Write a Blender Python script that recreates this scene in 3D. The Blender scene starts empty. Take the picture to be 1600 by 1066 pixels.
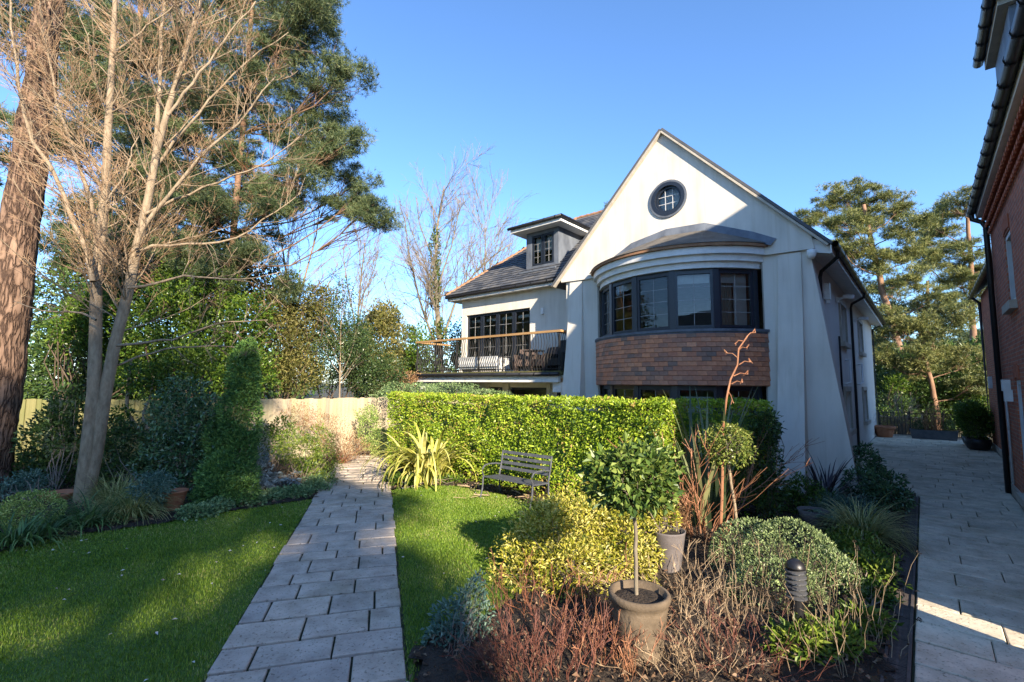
import bpy, bmesh, math, random
import numpy as np
from mathutils import Matrix, Vector

# ------------------------------------------------------------------ camera, sky, sun, exposure
S = bpy.context.scene
COL = S.collection
FPX, PITCH, ROLL, EYE = 740.0, math.radians(5.25), math.radians(0.45), 2.2
cam_d = bpy.data.cameras.new('camera'); cam = bpy.data.objects.new('camera', cam_d); COL.objects.link(cam)
cam_d.sensor_width = 36; cam_d.lens = FPX * 36 / 1600; cam_d.clip_start = 0.05; cam_d.clip_end = 3000
cam.matrix_world = Matrix.Translation((0, 0, EYE)) @ Matrix.Rotation(math.pi / 2 + PITCH, 4, 'X') @ Matrix.Rotation(ROLL, 4, 'Z')
S.camera = cam

SUN_EL = math.radians(23.0)
SUX, SUY = .395, .919
SUN_TO = Vector((-SUX * math.cos(SUN_EL), SUY * math.cos(SUN_EL), -math.sin(SUN_EL)))   # the way the light travels
sun_d = bpy.data.lights.new('sun', 'SUN'); sun = bpy.data.objects.new('sun', sun_d); COL.objects.link(sun)
sun_d.energy = 4.4; sun_d.angle = math.radians(0.55); sun_d.color = (1.0, 0.86, 0.67)
sun.rotation_euler = SUN_TO.to_track_quat('-Z', 'Y').to_euler(); sun.location = (9, -18, 12)

world = bpy.data.worlds.new('World'); S.world = world; world.use_nodes = True
wn = world.node_tree.nodes; wl = world.node_tree.links
sky = wn.new('ShaderNodeTexSky'); sky.sky_type = 'NISHITA'; sky.sun_disc = False
sky.sun_elevation = SUN_EL; sky.sun_rotation = math.atan2(SUX, -SUY)
sky.air_density = 1.0; sky.dust_density = 0.15; sky.ozone_density = 6.5; sky.altitude = 20
wl.new(sky.outputs[0], wn['Background'].inputs[0]); wn['Background'].inputs[1].default_value = 0.122
S.view_settings.view_transform = 'Standard'; S.view_settings.look = 'None'
S.view_settings.exposure = 1.62; S.view_settings.gamma = 1.0; S.view_settings.use_curve_mapping = False
S.cycles.max_bounces = 7; S.cycles.diffuse_bounces = 3; S.cycles.glossy_bounces = 3
S.cycles.transparent_max_bounces = 12; S.cycles.transmission_bounces = 4
S.cycles.use_adaptive_sampling = True; S.cycles.use_denoising = True

# ------------------------------------------------------------------ measuring: a photo pixel to a point of the place
def ray(px, py):
    a0 = (px - 800) / FPX; v0 = (533 - py) / FPX
    a = a0 * math.cos(ROLL) - v0 * math.sin(ROLL); v = v0 * math.cos(ROLL) + a0 * math.sin(ROLL)
    return np.array([a, math.cos(PITCH) - math.sin(PITCH) * v, math.sin(PITCH) + math.cos(PITCH) * v])
def G(px, py, z=0.0):
    r = ray(px, py); t = (z - EYE) / r[2]
    return np.array([r[0] * t, r[1] * t, z])
def W(px, py, Y):
    r = ray(px, py); t = Y / r[1]
    return np.array([r[0] * t, Y, EYE + r[2] * t])
def pxm(px, py, Y):                       # metres for one photo pixel at that depth
    return (Y / ray(px, py)[1]) / FPX
HO = np.array([6.54, 10.2]); HX = np.array([.756, -.655]); HY = np.array([.655, .756]); HROT = math.atan2(-.655, .756)
def H2(x, y, z=0.0):                      # the plots' own axes: x along the fronts, y away from the street
    p = HO + HX * x + HY * y
    return np.array([p[0], p[1], z])

# ------------------------------------------------------------------ mesh collecting
FR = {}
class MB:
    def __init__(s): s.v = []; s.f = []; s.n = 0
    def add(s, v, f):
        v = np.asarray(v, dtype=np.float64).reshape(-1, 3)
        if isinstance(f, np.ndarray): s.f.append(f + s.n)
        else:
            for k in sorted(set(len(q) for q in f)):
                s.f.append(np.array([q for q in f if len(q) == k], dtype=np.int64) + s.n)
        s.v.append(v); s.n += len(v); return s
    def box(s, x0, x1, y0, y1, z0, z1):
        v = [(x, y, z) for z in (z0, z1) for y in (y0, y1) for x in (x0, x1)]
        return s.add(v, [(0, 2, 3, 1), (4, 5, 7, 6), (0, 1, 5, 4), (2, 6, 7, 3), (0, 4, 6, 2), (1, 3, 7, 5)])
    def bar(s, a, b, w, h, up=(0, 0, 1)):
        a = np.array(a, float); b = np.array(b, float); d = b - a; d /= np.linalg.norm(d)
        u = np.array(up, float); sd = np.cross(d, u); sd /= max(np.linalg.norm(sd), 1e-6); u = np.cross(sd, d)
        v = [p + sd * i * w / 2 + u * j * h / 2 for p in (a, b) for j in (-1, 1) for i in (-1, 1)]
        return s.add(v, [(0, 2, 3, 1), (4, 5, 7, 6), (0, 1, 5, 4), (2, 6, 7, 3), (0, 4, 6, 2), (1, 3, 7, 5)])
    def prism(s, poly, z0, z1):
        n = len(poly); v = [(p[0], p[1], z0) for p in poly] + [(p[0], p[1], z1) for p in poly]
        f = [tuple(range(n - 1, -1, -1)), tuple(range(n, 2 * n))] + [(i, (i + 1) % n, n + (i + 1) % n, n + i) for i in range(n)]
        return s.add(v, f)
    def tubes(s, P, R, k=4):
        P = np.asarray(P, float); R = np.asarray(R, float)
        if P.ndim == 2: P = P[None]; R = R[None]
        n, K, _ = P.shape
        T = np.empty_like(P); T[:, 1:-1] = P[:, 2:] - P[:, :-2]; T[:, 0] = P[:, 1] - P[:, 0]; T[:, -1] = P[:, -1] - P[:, -2]
        T /= np.linalg.norm(T, axis=2, keepdims=True) + 1e-9
        A = np.where(np.abs(T[:, :1, 2:3]) > .9, np.array([1., 0, 0]), np.array([0, 0, 1.])); A = np.broadcast_to(A, T.shape)
        X = np.cross(T, A); X /= np.linalg.norm(X, axis=2, keepdims=True) + 1e-9; Y = np.cross(T, X)
        an = np.arange(k) * 2 * math.pi / k
        V = P[:, :, None, :] + R[:, :, None, None] * (X[:, :, None, :] * np.cos(an)[None, None, :, None] + Y[:, :, None, :] * np.sin(an)[None, None, :, None])
        i = np.arange(n)[:, None, None] * K * k; j = np.arange(K - 1)[None, :, None] * k; q = np.arange(k)[None, None, :]; q2 = (q + 1) % k
        F = np.stack([i + j + q, i + j + q2, i + j + k + q2, i + j + k + q], -1).reshape(-1, 4)
        s.add(V.reshape(-1, 3), F)
        cap = (np.arange(n)[:, None] * K * k + (K - 1) * k + np.arange(k)[None, :])
        s.f.append(cap + s.n - n * K * k); return s
    def tube(s, pts, r, k=8):
        pts = np.array(pts, float); r = np.full(len(pts), r) if np.isscalar(r) else np.array(r, float)
        return s.tubes(pts, r, k)
    def lathe(s, prof, c=(0, 0, 0), k=20):
        n = len(prof); an = np.arange(k) * 2 * math.pi / k; c = np.array(c, float)
        v = np.array([[c[0] + r * math.cos(a), c[1] + r * math.sin(a), c[2] + z] for r, z in prof for a in an])
        f = [(i * k + j, i * k + (j + 1) % k, (i + 1) * k + (j + 1) % k, (i + 1) * k + j) for i in range(n - 1) for j in range(k)]
        f.append(tuple(range((n - 1) * k, n * k))); f.append(tuple(range(k - 1, -1, -1)))
        return s.add(v, f)
    def leaves(s, P, D, L, Wd, rng, fold=.25, curl=.15):
        n = len(P); D = D / (np.linalg.norm(D, axis=1, keepdims=True) + 1e-9)
        L = np.broadcast_to(L, n)[:, None]; Wd = np.broadcast_to(Wd, n)[:, None]
        N = rng.normal(size=(n, 3)); N[:, 2] += 1.2; Sd = np.cross(D, N); Sd /= np.linalg.norm(Sd, axis=1, keepdims=True) + 1e-9
        N = np.cross(Sd, D)
        mid = P + D * L * .5
        V = np.stack([P, mid + Sd * Wd * .5 + N * Wd * fold, P + D * L - N * L * curl, mid - Sd * Wd * .5 + N * Wd * fold], 1)
        b = np.arange(n)[:, None] * 4
        F = np.concatenate([b + np.array([[0, 1, 2]]), b + np.array([[0, 2, 3]])], 0)
        return s.add(V.reshape(-1, 3), F)
    def straps(s, P, az, el, L, Wd, bend, rng, K=6, taper=.9):
        n = len(P); L = np.broadcast_to(L, n); Wd = np.broadcast_to(Wd, n); bend = np.broadcast_to(bend, n)
        st = L / K; p = np.array(P, float); e = el.copy()
        h = np.stack([np.cos(az), np.sin(az), np.zeros(n)], 1); sd = np.stack([-np.sin(az), np.cos(az), np.zeros(n)], 1)
        rows = []
        for i in range(K + 1):
            t = i / K; w = Wd * (1 - taper * t ** 2.2) * (.55 + .45 * min(1, t * 4)) * .5
            rows.append(p - sd * w[:, None]); rows.append(p + sd * w[:, None])
            d = h * np.cos(e)[:, None]; d[:, 2] = np.sin(e); p = p + d * st[:, None]; e = e - bend / K * (.4 + 1.2 * t)
        V = np.stack(rows, 1); m = 2 * (K + 1); b = np.arange(n)[:, None] * m
        F = np.concatenate([b + np.array([[2 * i, 2 * i + 1, 2 * i + 3, 2 * i + 2]]) for i in range(K)], 0)
        return s.add(V.reshape(-1, 3), F)
    def mesh(s, name, mat, smooth=False, off=None):
        me = bpy.data.meshes.new(name)
        V = np.concatenate(s.v) if s.v else np.zeros((0, 3))
        if off is not None: V = off(V)
        me.vertices.add(len(V)); me.vertices.foreach_set('co', V.astype(np.float32).ravel())
        tot = np.concatenate([np.full(len(f), f.shape[1]) for f in s.f]); idx = np.concatenate([f.ravel() for f in s.f])
        me.loops.add(len(idx)); me.loops.foreach_set('vertex_index', idx.astype(np.int32))
        me.polygons.add(len(tot)); st = np.concatenate([[0], np.cumsum(tot)[:-1]])
        me.polygons.foreach_set('loop_start', st.astype(np.int32)); me.polygons.foreach_set('loop_total', tot.astype(np.int32))
        me.polygons.foreach_set('use_smooth', np.full(len(tot), bool(smooth)))
        me.update(calc_edges=True); me.materials.append(mat); return me
    def build(s, name, mat, parent=None, smooth=False, world=False, kind=None, label=None):
        off = None
        if world and parent is not None:
            root = parent
            while root.parent is not None: root = root.parent
            loc, rz = FR[root.name]; c, sn = math.cos(-rz), math.sin(-rz)
            def off(V):
                q = V - loc; return np.stack([q[:, 0] * c - q[:, 1] * sn, q[:, 0] * sn + q[:, 1] * c, q[:, 2]], 1)
        o = bpy.data.objects.new(name, s.mesh(name, mat, smooth, off)); COL.objects.link(o)
        if parent is not None: o.parent = parent
        else: FR[o.name] = (np.zeros(3), 0.0)
        if kind: o['kind'] = kind
        if label: o['label'] = label
        return o

def tag(o, label, cat, group=None):
    o['label'] = label; o['category'] = cat
    if group: o['group'] = group
    return o
def thing(name, label, cat, loc=(0, 0, 0), rz=0.0, group=None):
    o = bpy.data.objects.new(name, None); COL.objects.link(o); o.location = loc; o.rotation_euler = (0, 0, rz); o.empty_display_size = .2
    FR[o.name] = (np.array(loc, float), rz); return tag(o, label, cat, group)
def struct(o): o['kind'] = 'structure'; return o
def piece(name, me, parent, loc=(0, 0, 0), rz=0.0, rot=None, sc=None):      # another copy of an alike piece
    o = bpy.data.objects.new(name, me); COL.objects.link(o); o.parent = parent; o.location = loc
    o.rotation_euler = rot if rot else (0, 0, rz)
    if sc: o.scale = sc
    return o

# ------------------------------------------------------------------ materials
def new_mat(name):
    m = bpy.data.materials.new(name); m.use_nodes = True; return m, m.node_tree.nodes, m.node_tree.links, m.node_tree.nodes['Principled BSDF']
def ramp(n, cols, pos=None):
    r = n.new('ShaderNodeValToRGB'); e = r.color_ramp.elements
    while len(e) < len(cols): e.new(.5)
    for i, c in enumerate(cols):
        e[i].position = pos[i] if pos else i / (len(cols) - 1); e[i].color = (*c, 1)
    return r
def surf(name, cols, scale=4, rough=.7, bump=.2, bscale=None, detail=6, metal=0, pos=None, stretch=None, spec=.4, randcol=None, dist=.02):
    m, n, l, b = new_mat(name)
    tc = n.new('ShaderNodeTexCoord'); mp = n.new('ShaderNodeMapping'); l.new(tc.outputs['Object'], mp.inputs[0])
    if stretch: mp.inputs['Scale'].default_value = stretch
    nz = n.new('ShaderNodeTexNoise'); nz.inputs['Scale'].default_value = scale; nz.inputs['Detail'].default_value = detail; nz.inputs['Roughness'].default_value = .6
    l.new(mp.outputs[0], nz.inputs['Vector']); r = ramp(n, cols, pos or ([.3, .7] if len(cols) == 2 else None)); l.new(nz.outputs[0], r.inputs[0])
    out = r.outputs[0]
    if randcol:
        oi = n.new('ShaderNodeObjectInfo'); rr = ramp(n, randcol); l.new(oi.outputs['Random'], rr.inputs[0])
        mx = n.new('ShaderNodeMix'); mx.data_type = 'RGBA'; mx.blend_type = 'MULTIPLY'; mx.inputs[0].default_value = 1
        l.new(out, mx.inputs[6]); l.new(rr.outputs[0], mx.inputs[7]); out = mx.outputs[2]
    l.new(out, b.inputs['Base Color']); b.inputs['Roughness'].default_value = rough; b.inputs['Metallic'].default_value = metal
    b.inputs['Specular IOR Level'].default_value = spec
    if bump:
        nb = n.new('ShaderNodeTexNoise'); nb.inputs['Scale'].default_value = bscale or scale * 6; nb.inputs['Detail'].default_value = 8
        l.new(mp.outputs[0], nb.inputs['Vector']); bp = n.new('ShaderNodeBump'); bp.inputs['Strength'].default_value = bump; bp.inputs['Distance'].default_value = dist
        l.new(nb.outputs[0], bp.inputs['Height']); l.new(bp.outputs[0], b.inputs['Normal'])
    return m
def leafm(name, cols, trans=.25, rough=.45, nscale=1.3, spec=.35, pos=None):
    m, n, l, b = new_mat(name)
    g = n.new('ShaderNodeNewGeometry'); tc = n.new('ShaderNodeTexCoord')
    nz = n.new('ShaderNodeTexNoise'); nz.inputs['Scale'].default_value = nscale; nz.inputs['Detail'].default_value = 3; l.new(tc.outputs['Object'], nz.inputs['Vector'])
    ad = n.new('ShaderNodeMath'); ad.operation = 'MULTIPLY_ADD'; ad.inputs[1].default_value = 1.3; ad.inputs[2].default_value = -.65
    l.new(nz.outputs[0], ad.inputs[0]); a2 = n.new('ShaderNodeMath'); a2.operation = 'ADD'; a2.use_clamp = True
    l.new(ad.outputs[0], a2.inputs[0]); l.new(g.outputs['Random Per Island'], a2.inputs[1])
    r = ramp(n, cols, pos); l.new(a2.outputs[0], r.inputs[0]); l.new(r.outputs[0], b.inputs['Base Color'])
    b.inputs['Roughness'].default_value = rough; b.inputs['Specular IOR Level'].default_value = spec
    if trans:
        t = n.new('ShaderNodeBsdfTranslucent'); l.new(r.outputs[0], t.inputs[0]); mx = n.new('ShaderNodeMixShader'); mx.inputs[0].default_value = trans
        l.new(b.outputs[0], mx.inputs[1]); l.new(t.outputs[0], mx.inputs[2]); l.new(mx.outputs[0], n['Material Output'].inputs[0])
    return m
def flat(name, c, rough=.5, metal=0, spec=.5):
    return surf(name, [tuple(x * .88 for x in c), tuple(min(1, x * 1.1) for x in c)], 5, rough, .05, 60, metal=metal, spec=spec)
def brickm(name, c1, c2, mortar):
    m, n, l, b = new_mat(name)
    tc = n.new('ShaderNodeTexCoord'); sp = n.new('ShaderNodeSeparateXYZ'); l.new(tc.outputs['Object'], sp.inputs[0])
    ad = n.new('ShaderNodeMath'); ad.operation = 'ADD'; l.new(sp.outputs[0], ad.inputs[0]); l.new(sp.outputs[1], ad.inputs[1])
    cb = n.new('ShaderNodeCombineXYZ'); l.new(ad.outputs[0], cb.inputs[0]); l.new(sp.outputs[2], cb.inputs[1])
    bt = n.new('ShaderNodeTexBrick'); l.new(cb.outputs[0], bt.inputs[0]); bt.inputs['Scale'].default_value = 1; bt.inputs['Brick Width'].default_value = .225
    bt.inputs['Row Height'].default_value = .075; bt.inputs['Mortar Size'].default_value = .006; bt.inputs['Mortar Smooth'].default_value = .2
    bt.inputs['Color1'].default_value = (*c1, 1); bt.inputs['Color2'].default_value = (*c2, 1); bt.inputs['Mortar'].default_value = (*mortar, 1)
    nz = n.new('ShaderNodeTexNoise'); nz.inputs['Scale'].default_value = 9; nz.inputs['Detail'].default_value = 5; l.new(tc.outputs['Object'], nz.inputs['Vector'])
    rr = ramp(n, [(.55, .55, .55), (1.25, 1.2, 1.15)], [.25, .75]); l.new(nz.outputs[0], rr.inputs[0])
    mx = n.new('ShaderNodeMix'); mx.data_type = 'RGBA'; mx.blend_type = 'MULTIPLY'; mx.inputs[0].default_value = 1
    l.new(bt.outputs[0], mx.inputs[6]); l.new(rr.outputs[0], mx.inputs[7]); l.new(mx.outputs[2], b.inputs['Base Color']); b.inputs['Roughness'].default_value = .85
    bp = n.new('ShaderNodeBump'); bp.inputs['Strength'].default_value = .8; bp.inputs['Distance'].default_value = .008; bp.invert = True
    l.new(bt.outputs['Fac'], bp.inputs['Height']); l.new(bp.outputs[0], b.inputs['Normal']); return m
def glassm(name, ior=2.0, tint=(.75, .8, .8)):
    m, n, l, b = new_mat(name); n.remove(b)
    fr = n.new('ShaderNodeFresnel'); fr.inputs[0].default_value = ior; t = n.new('ShaderNodeBsdfTransparent'); t.inputs[0].default_value = (*tint, 1)
    g = n.new('ShaderNodeBsdfGlossy'); g.inputs['Roughness'].default_value = .015
    nz = n.new('ShaderNodeTexNoise'); nz.inputs['Scale'].default_value = 1.6; tc = n.new('ShaderNodeTexCoord'); l.new(tc.outputs['Object'], nz.inputs['Vector'])
    bp = n.new('ShaderNodeBump'); bp.inputs['Strength'].default_value = .06; bp.inputs['Distance'].default_value = .02; l.new(nz.outputs[0], bp.inputs['Height']); l.new(bp.outputs[0], g.inputs['Normal'])
    mx = n.new('ShaderNodeMixShader'); l.new(fr.outputs[0], mx.inputs[0]); l.new(t.outputs[0], mx.inputs[1]); l.new(g.outputs[0], mx.inputs[2])
    l.new(mx.outputs[0], n['Material Output'].inputs[0]); return m
def renderm(name, base, stain, streak=.35):                      # painted render with rain streaks and a fine sandy tooth
    m, n, l, b = new_mat(name)
    tc = n.new('ShaderNodeTexCoord'); mp = n.new('ShaderNodeMapping'); mp.inputs['Scale'].default_value = (2.2, 2.2, .22); l.new(tc.outputs['Object'], mp.inputs[0])
    nz = n.new('ShaderNodeTexNoise'); nz.inputs['Scale'].default_value = 1.7; nz.inputs['Detail'].default_value = 7; l.new(mp.outputs[0], nz.inputs['Vector'])
    n2 = n.new('ShaderNodeTexNoise'); n2.inputs['Scale'].default_value = .8; n2.inputs['Detail'].default_value = 5; l.new(tc.outputs['Object'], n2.inputs['Vector'])
    mu = n.new('ShaderNodeMath'); mu.operation = 'MULTIPLY'; l.new(nz.outputs[0], mu.inputs[0]); l.new(n2.outputs[0], mu.inputs[1])
    r = ramp(n, [base, base, stain], [0, .22, .22 + streak]); l.new(mu.outputs[0], r.inputs[0]); m4 = n.new('ShaderNodeMapping'); m4.inputs['Scale'].default_value = (9, 9, .45); l.new(tc.outputs['Object'], m4.inputs[0]); n4 = n.new('ShaderNodeTexNoise'); n4.inputs['Scale'].default_value = 1.3; n4.inputs['Detail'].default_value = 4; l.new(m4.outputs[0], n4.inputs['Vector'])
    r4 = ramp(n, [(1, 1, 1), (1, 1, 1), (.88, .86, .81)], [0, .56, .8]); l.new(n4.outputs[0], r4.inputs[0])
    sx = n.new('ShaderNodeSeparateXYZ'); l.new(tc.outputs['Object'], sx.inputs[0]); mr = n.new('ShaderNodeMapRange'); mr.inputs[1].default_value = 0; mr.inputs[2].default_value = .8; mr.inputs[3].default_value = .72; mr.inputs[4].default_value = 1; l.new(sx.outputs[2], mr.inputs[0])
    mm = n.new('ShaderNodeMix'); mm.data_type = 'RGBA'; mm.blend_type = 'MULTIPLY'; mm.inputs[0].default_value = 1; l.new(r.outputs[0], mm.inputs[6]); l.new(r4.outputs[0], mm.inputs[7])
    l.new(mm.outputs[2], b.inputs['Base Color']); b.inputs['Roughness'].default_value = .85; n.remove(mr); n.remove(sx)
    b.inputs['Specular IOR Level'].default_value = .2
    n3 = n.new('ShaderNodeTexNoise'); n3.inputs['Scale'].default_value = 90; n3.inputs['Detail'].default_value = 4; l.new(tc.outputs['Object'], n3.inputs['Vector'])
    bp = n.new('ShaderNodeBump'); bp.inputs['Strength'].default_value = .25; bp.inputs['Distance'].default_value = .01; l.new(n3.outputs[0], bp.inputs['Height']); l.new(bp.outputs[0], b.inputs['Normal'])
    return m

def barkm(name, crack, mid, light, sc=7.0, st=(1, 1, .28)):
    m, n, l, b = new_mat(name)
    tc = n.new('ShaderNodeTexCoord'); mp = n.new('ShaderNodeMapping'); mp.inputs['Scale'].default_value = st; l.new(tc.outputs['Object'], mp.inputs[0])
    nz = n.new('ShaderNodeTexNoise'); nz.inputs['Scale'].default_value = 5; nz.inputs['Detail'].default_value = 6; l.new(mp.outputs[0], nz.inputs['Vector'])
    mx = n.new('ShaderNodeMix'); mx.data_type = 'VECTOR'; mx.inputs[0].default_value = .3; l.new(mp.outputs[0], mx.inputs[4]); l.new(nz.outputs[1], mx.inputs[5])
    vo = n.new('ShaderNodeTexVoronoi'); vo.feature = 'DISTANCE_TO_EDGE'; vo.inputs['Scale'].default_value = sc; l.new(mx.outputs[1], vo.inputs['Vector'])
    v2 = n.new('ShaderNodeTexVoronoi'); v2.inputs['Scale'].default_value = sc; l.new(mx.outputs[1], v2.inputs['Vector'])
    r = ramp(n, [crack, mid, light], [.0, .10, .45]); l.new(vo.outputs[0], r.inputs[0])
    rr_ = ramp(n, [(.75, .7, .68), (1.15, 1.1, 1.05)]); l.new(v2.outputs['Color'], rr_.inputs[0])
    m2 = n.new('ShaderNodeMix'); m2.data_type = 'RGBA'; m2.blend_type = 'MULTIPLY'; m2.inputs[0].default_value = 1; l.new(r.outputs[0], m2.inputs[6]); l.new(rr_.outputs[0], m2.inputs[7])
    l.new(m2.outputs[2], b.inputs['Base Color']); b.inputs['Roughness'].default_value = .95; b.inputs['Specular IOR Level'].default_value = .1
    sm = n.new('ShaderNodeMath'); sm.operation = 'MINIMUM'; sm.inputs[1].default_value = .16; l.new(vo.outputs[0], sm.inputs[0])
    ad = n.new('ShaderNodeMath'); ad.operation = 'MULTIPLY_ADD'; ad.inputs[1].default_value = .12; l.new(nz.outputs[0], ad.inputs[0]); l.new(sm.outputs[0], ad.inputs[2])
    bp = n.new('ShaderNodeBump'); bp.inputs['Strength'].default_value = 1; bp.inputs['Distance'].default_value = .16; l.new(ad.outputs[0], bp.inputs['Height']); l.new(bp.outputs[0], b.inputs['Normal']); return m
def slabm(name, c1, c2, tints, moss):
    m, n, l, b = new_mat(name)
    tc = n.new('ShaderNodeTexCoord'); oi = n.new('ShaderNodeObjectInfo'); ad = n.new('ShaderNodeVectorMath'); ad.operation = 'ADD'; sc = n.new('ShaderNodeVectorMath'); sc.operation = 'SCALE'; sc.inputs[3].default_value = 37
    cb = n.new('ShaderNodeCombineXYZ'); l.new(oi.outputs['Random'], cb.inputs[0]); l.new(oi.outputs['Random'], cb.inputs[1]); l.new(cb.outputs[0], sc.inputs[0]); l.new(tc.outputs['Object'], ad.inputs[0]); l.new(sc.outputs[0], ad.inputs[1])
    def noise(s, det=8, rg=.65):
        q = n.new('ShaderNodeTexNoise'); q.inputs['Scale'].default_value = s; q.inputs['Detail'].default_value = det; q.inputs['Roughness'].default_value = rg; l.new(ad.outputs[0], q.inputs['Vector']); return q
    n1 = noise(4); n2 = noise(38, 4); n3 = noise(2.2, 5); n4 = noise(12, 8, .7)
    r1 = ramp(n, [c1, c2], [.32, .68]); l.new(n1.outputs[0], r1.inputs[0])
    rt_ = ramp(n, tints); l.new(oi.outputs['Random'], rt_.inputs[0])
    def mul(x, y, mode='MULTIPLY', f=1.0):
        q = n.new('ShaderNodeMix'); q.data_type = 'RGBA'; q.blend_type = mode; q.inputs[0].default_value = f if not hasattr(f, 'links') else 0
        if hasattr(f, 'links'): l.new(f, q.inputs[0])
        l.new(x, q.inputs[6]); l.new(y, q.inputs[7]); return q.outputs[2]
    o = mul(r1.outputs[0], rt_.outputs[0]); r2 = ramp(n, [(.5, .48, .44), (1, 1, 1)], [.33, .42]); l.new(n2.outputs[0], r2.inputs[0]); o = mul(o, r2.outputs[0])
    ge = n.new('ShaderNodeNewGeometry'); n5 = n.new('ShaderNodeTexNoise'); n5.inputs['Scale'].default_value = .9; n5.inputs['Detail'].default_value = 7; n5.inputs['Roughness'].default_value = .62; l.new(ge.outputs['Position'], n5.inputs['Vector'])
    r5 = ramp(n, [(.72, .7, .6), (1.1, 1.08, 1.04), (1.22, 1.2, 1.15)], [.3, .48, .7]); l.new(n5.outputs[0], r5.inputs[0]); o = mul(o, r5.outputs[0])
    mo = n.new('ShaderNodeRGB'); mo.outputs[0].default_value = (*moss, 1); r3 = ramp(n, [(0, 0, 0), (.7, .7, .7)], [.58, .82]); l.new(n3.outputs[0], r3.inputs[0]); o = mul(o, mo.outputs[0], 'MIX', r3.outputs[0])
    l.new(o, b.inputs['Base Color']); b.inputs['Roughness'].default_value = .85; b.inputs['Specular IOR Level'].default_value = .25
    hh = n.new('ShaderNodeMath'); hh.operation = 'ADD'; l.new(n4.outputs[0], hh.inputs[0]); l.new(r2.outputs[0], hh.inputs[1])
    bp = n.new('ShaderNodeBump'); bp.inputs['Strength'].default_value = .7; bp.inputs['Distance'].default_value = .012; l.new(hh.outputs[0], bp.inputs['Height']); l.new(bp.outputs[0], b.inputs['Normal']); return m
M = {}
M['render'] = renderm('white_render', (.68, .635, .56), (.40, .37, .31), .4)
M['render_side'] = renderm('white_render_side', (.68, .65, .60), (.48, .45, .40), .5)
M['bounce_tint'] = renderm('sun_bounce_render', (.72, .68, .50), (.5, .47, .33))  # yellow of bounced sunlight put into the wall colour
M['trim'] = flat('white_painted_trim', (.74, .73, .70), .5)
M['stone'] = surf('sandstone', [(.40, .35, .28), (.52, .47, .39)], 6, .9, .3)
M['frame'] = flat('navy_grey_frame', (.016, .021, .032), .35)
M['louvre'] = flat('grey_louvre', (.07, .072, .078), .5)
M['black'] = flat('black_plastic', (.012, .012, .014), .4)
M['iron'] = surf('black_iron', [(.012, .012, .013), (.03, .028, .027)], 12, .5, .2)
M['lead'] = surf('lead_sheet', [(.07, .08, .10), (.16, .18, .21)], 3, .55, .15, stretch=(1, 1, .4))
M['slate'] = leafm('slate', [(.045, .05, .06), (.085, .09, .10), (.13, .125, .12)], 0, .7, 1.2)
M['bayroof'] = surf('felt_roof', [(.07, .065, .055), (.16, .14, .115)], 3, .9, .3)
M['ridge'] = surf('ridge_tile', [(.22, .11, .06), (.36, .20, .11)], 7, .9, .3)
M['tile'] = surf('clay_tile', [(.7, .7, .7), (1, 1, 1)], 14, .65, .15, randcol=[(0.638, 0.239, 0.116), (0.749, 0.304, 0.151), (0.526, 0.203, 0.110), (0.685, 0.290, 0.157), (0.239, 0.160, 0.122), (0.574, 0.232, 0.128), (0.319, 0.174, 0.122), (0.797, 0.348, 0.186)])
M['glass'] = glassm('window_glass', 1.75)
M['lightbar'] = flat('glazing_bar_grey', (.38, .38, .38), .5)
M['bar'] = flat('glazing_bar_white', (.6, .6, .6), .5)
M['blind'] = flat('blind_white', (.7, .69, .66), .8)
M['curtain'] = flat('curtain_beige', (.38, .33, .27), .9)
M['room'] = flat('room_plaster', (.30, .27, .23), .9)
M['oak'] = surf('handrail_oak', [(.30, .17, .07), (.44, .27, .12)], 3, .55, .2, stretch=(.3, 4, 4))
M['moss'] = surf('mossy_edge', [(.05, .06, .02), (.15, .13, .05)], 9, .95, .5)
M['brickA'] = brickm('red_brick', (.58, .165, .07), (.40, .105, .05), (.40, .32, .25))
M['brick_plain'] = surf('brick_plain', [(.36, .10, .05), (.54, .165, .08)], 8, .85, .25)
M['wicker'] = surf('brown_wicker', [(.05, .035, .03), (.13, .09, .075)], 30, .8, .6, 60)
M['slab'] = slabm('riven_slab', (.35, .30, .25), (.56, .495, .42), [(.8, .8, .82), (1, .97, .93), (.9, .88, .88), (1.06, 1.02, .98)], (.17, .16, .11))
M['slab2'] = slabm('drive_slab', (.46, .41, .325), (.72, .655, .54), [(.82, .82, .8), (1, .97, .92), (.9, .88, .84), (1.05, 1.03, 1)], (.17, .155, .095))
M['joint'] = surf('mossy_joint', [(.025, .035, .012), (.09, .085, .045)], 12, .95, .4)
M['soil'] = surf('dark_mulch', [(.018, .013, .009), (.06, .043, .03)], 9, .95, .9, 40, dist=.05)
M['wood_floor'] = surf('woodland_floor', [(.04, .045, .018), (.10, .075, .045)], 1.5, .95, .6)
M['lawn'] = surf('lawn_base', [(.045, .09, .012), (.10, .16, .025)], 3, .95, .5, 50)
M['terracotta'] = surf('terracotta', [(.30, .115, .055), (.44, .19, .10)], 6, .8, .2)
M['stonepot'] = surf('weathered_pot', [(.07, .052, .034), (.18, .135, .09)], 5, .85, .35)
M['greypot'] = surf('grey_pot', [(.10, .085, .085), (.17, .15, .145)], 4, .7, .15)
M['zinc'] = surf('zinc_trough', [(.06, .07, .085), (.12, .135, .155)], 4, .5, .1)
M['drain'] = surf('drain_grate', [(.055, .045, .04), (.11, .09, .08)], 20, .7, .4)
M['bench'] = surf('bench_paint', [(.05, .054, .064), (.10, .105, .118)], 14, .55, .2)
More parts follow.
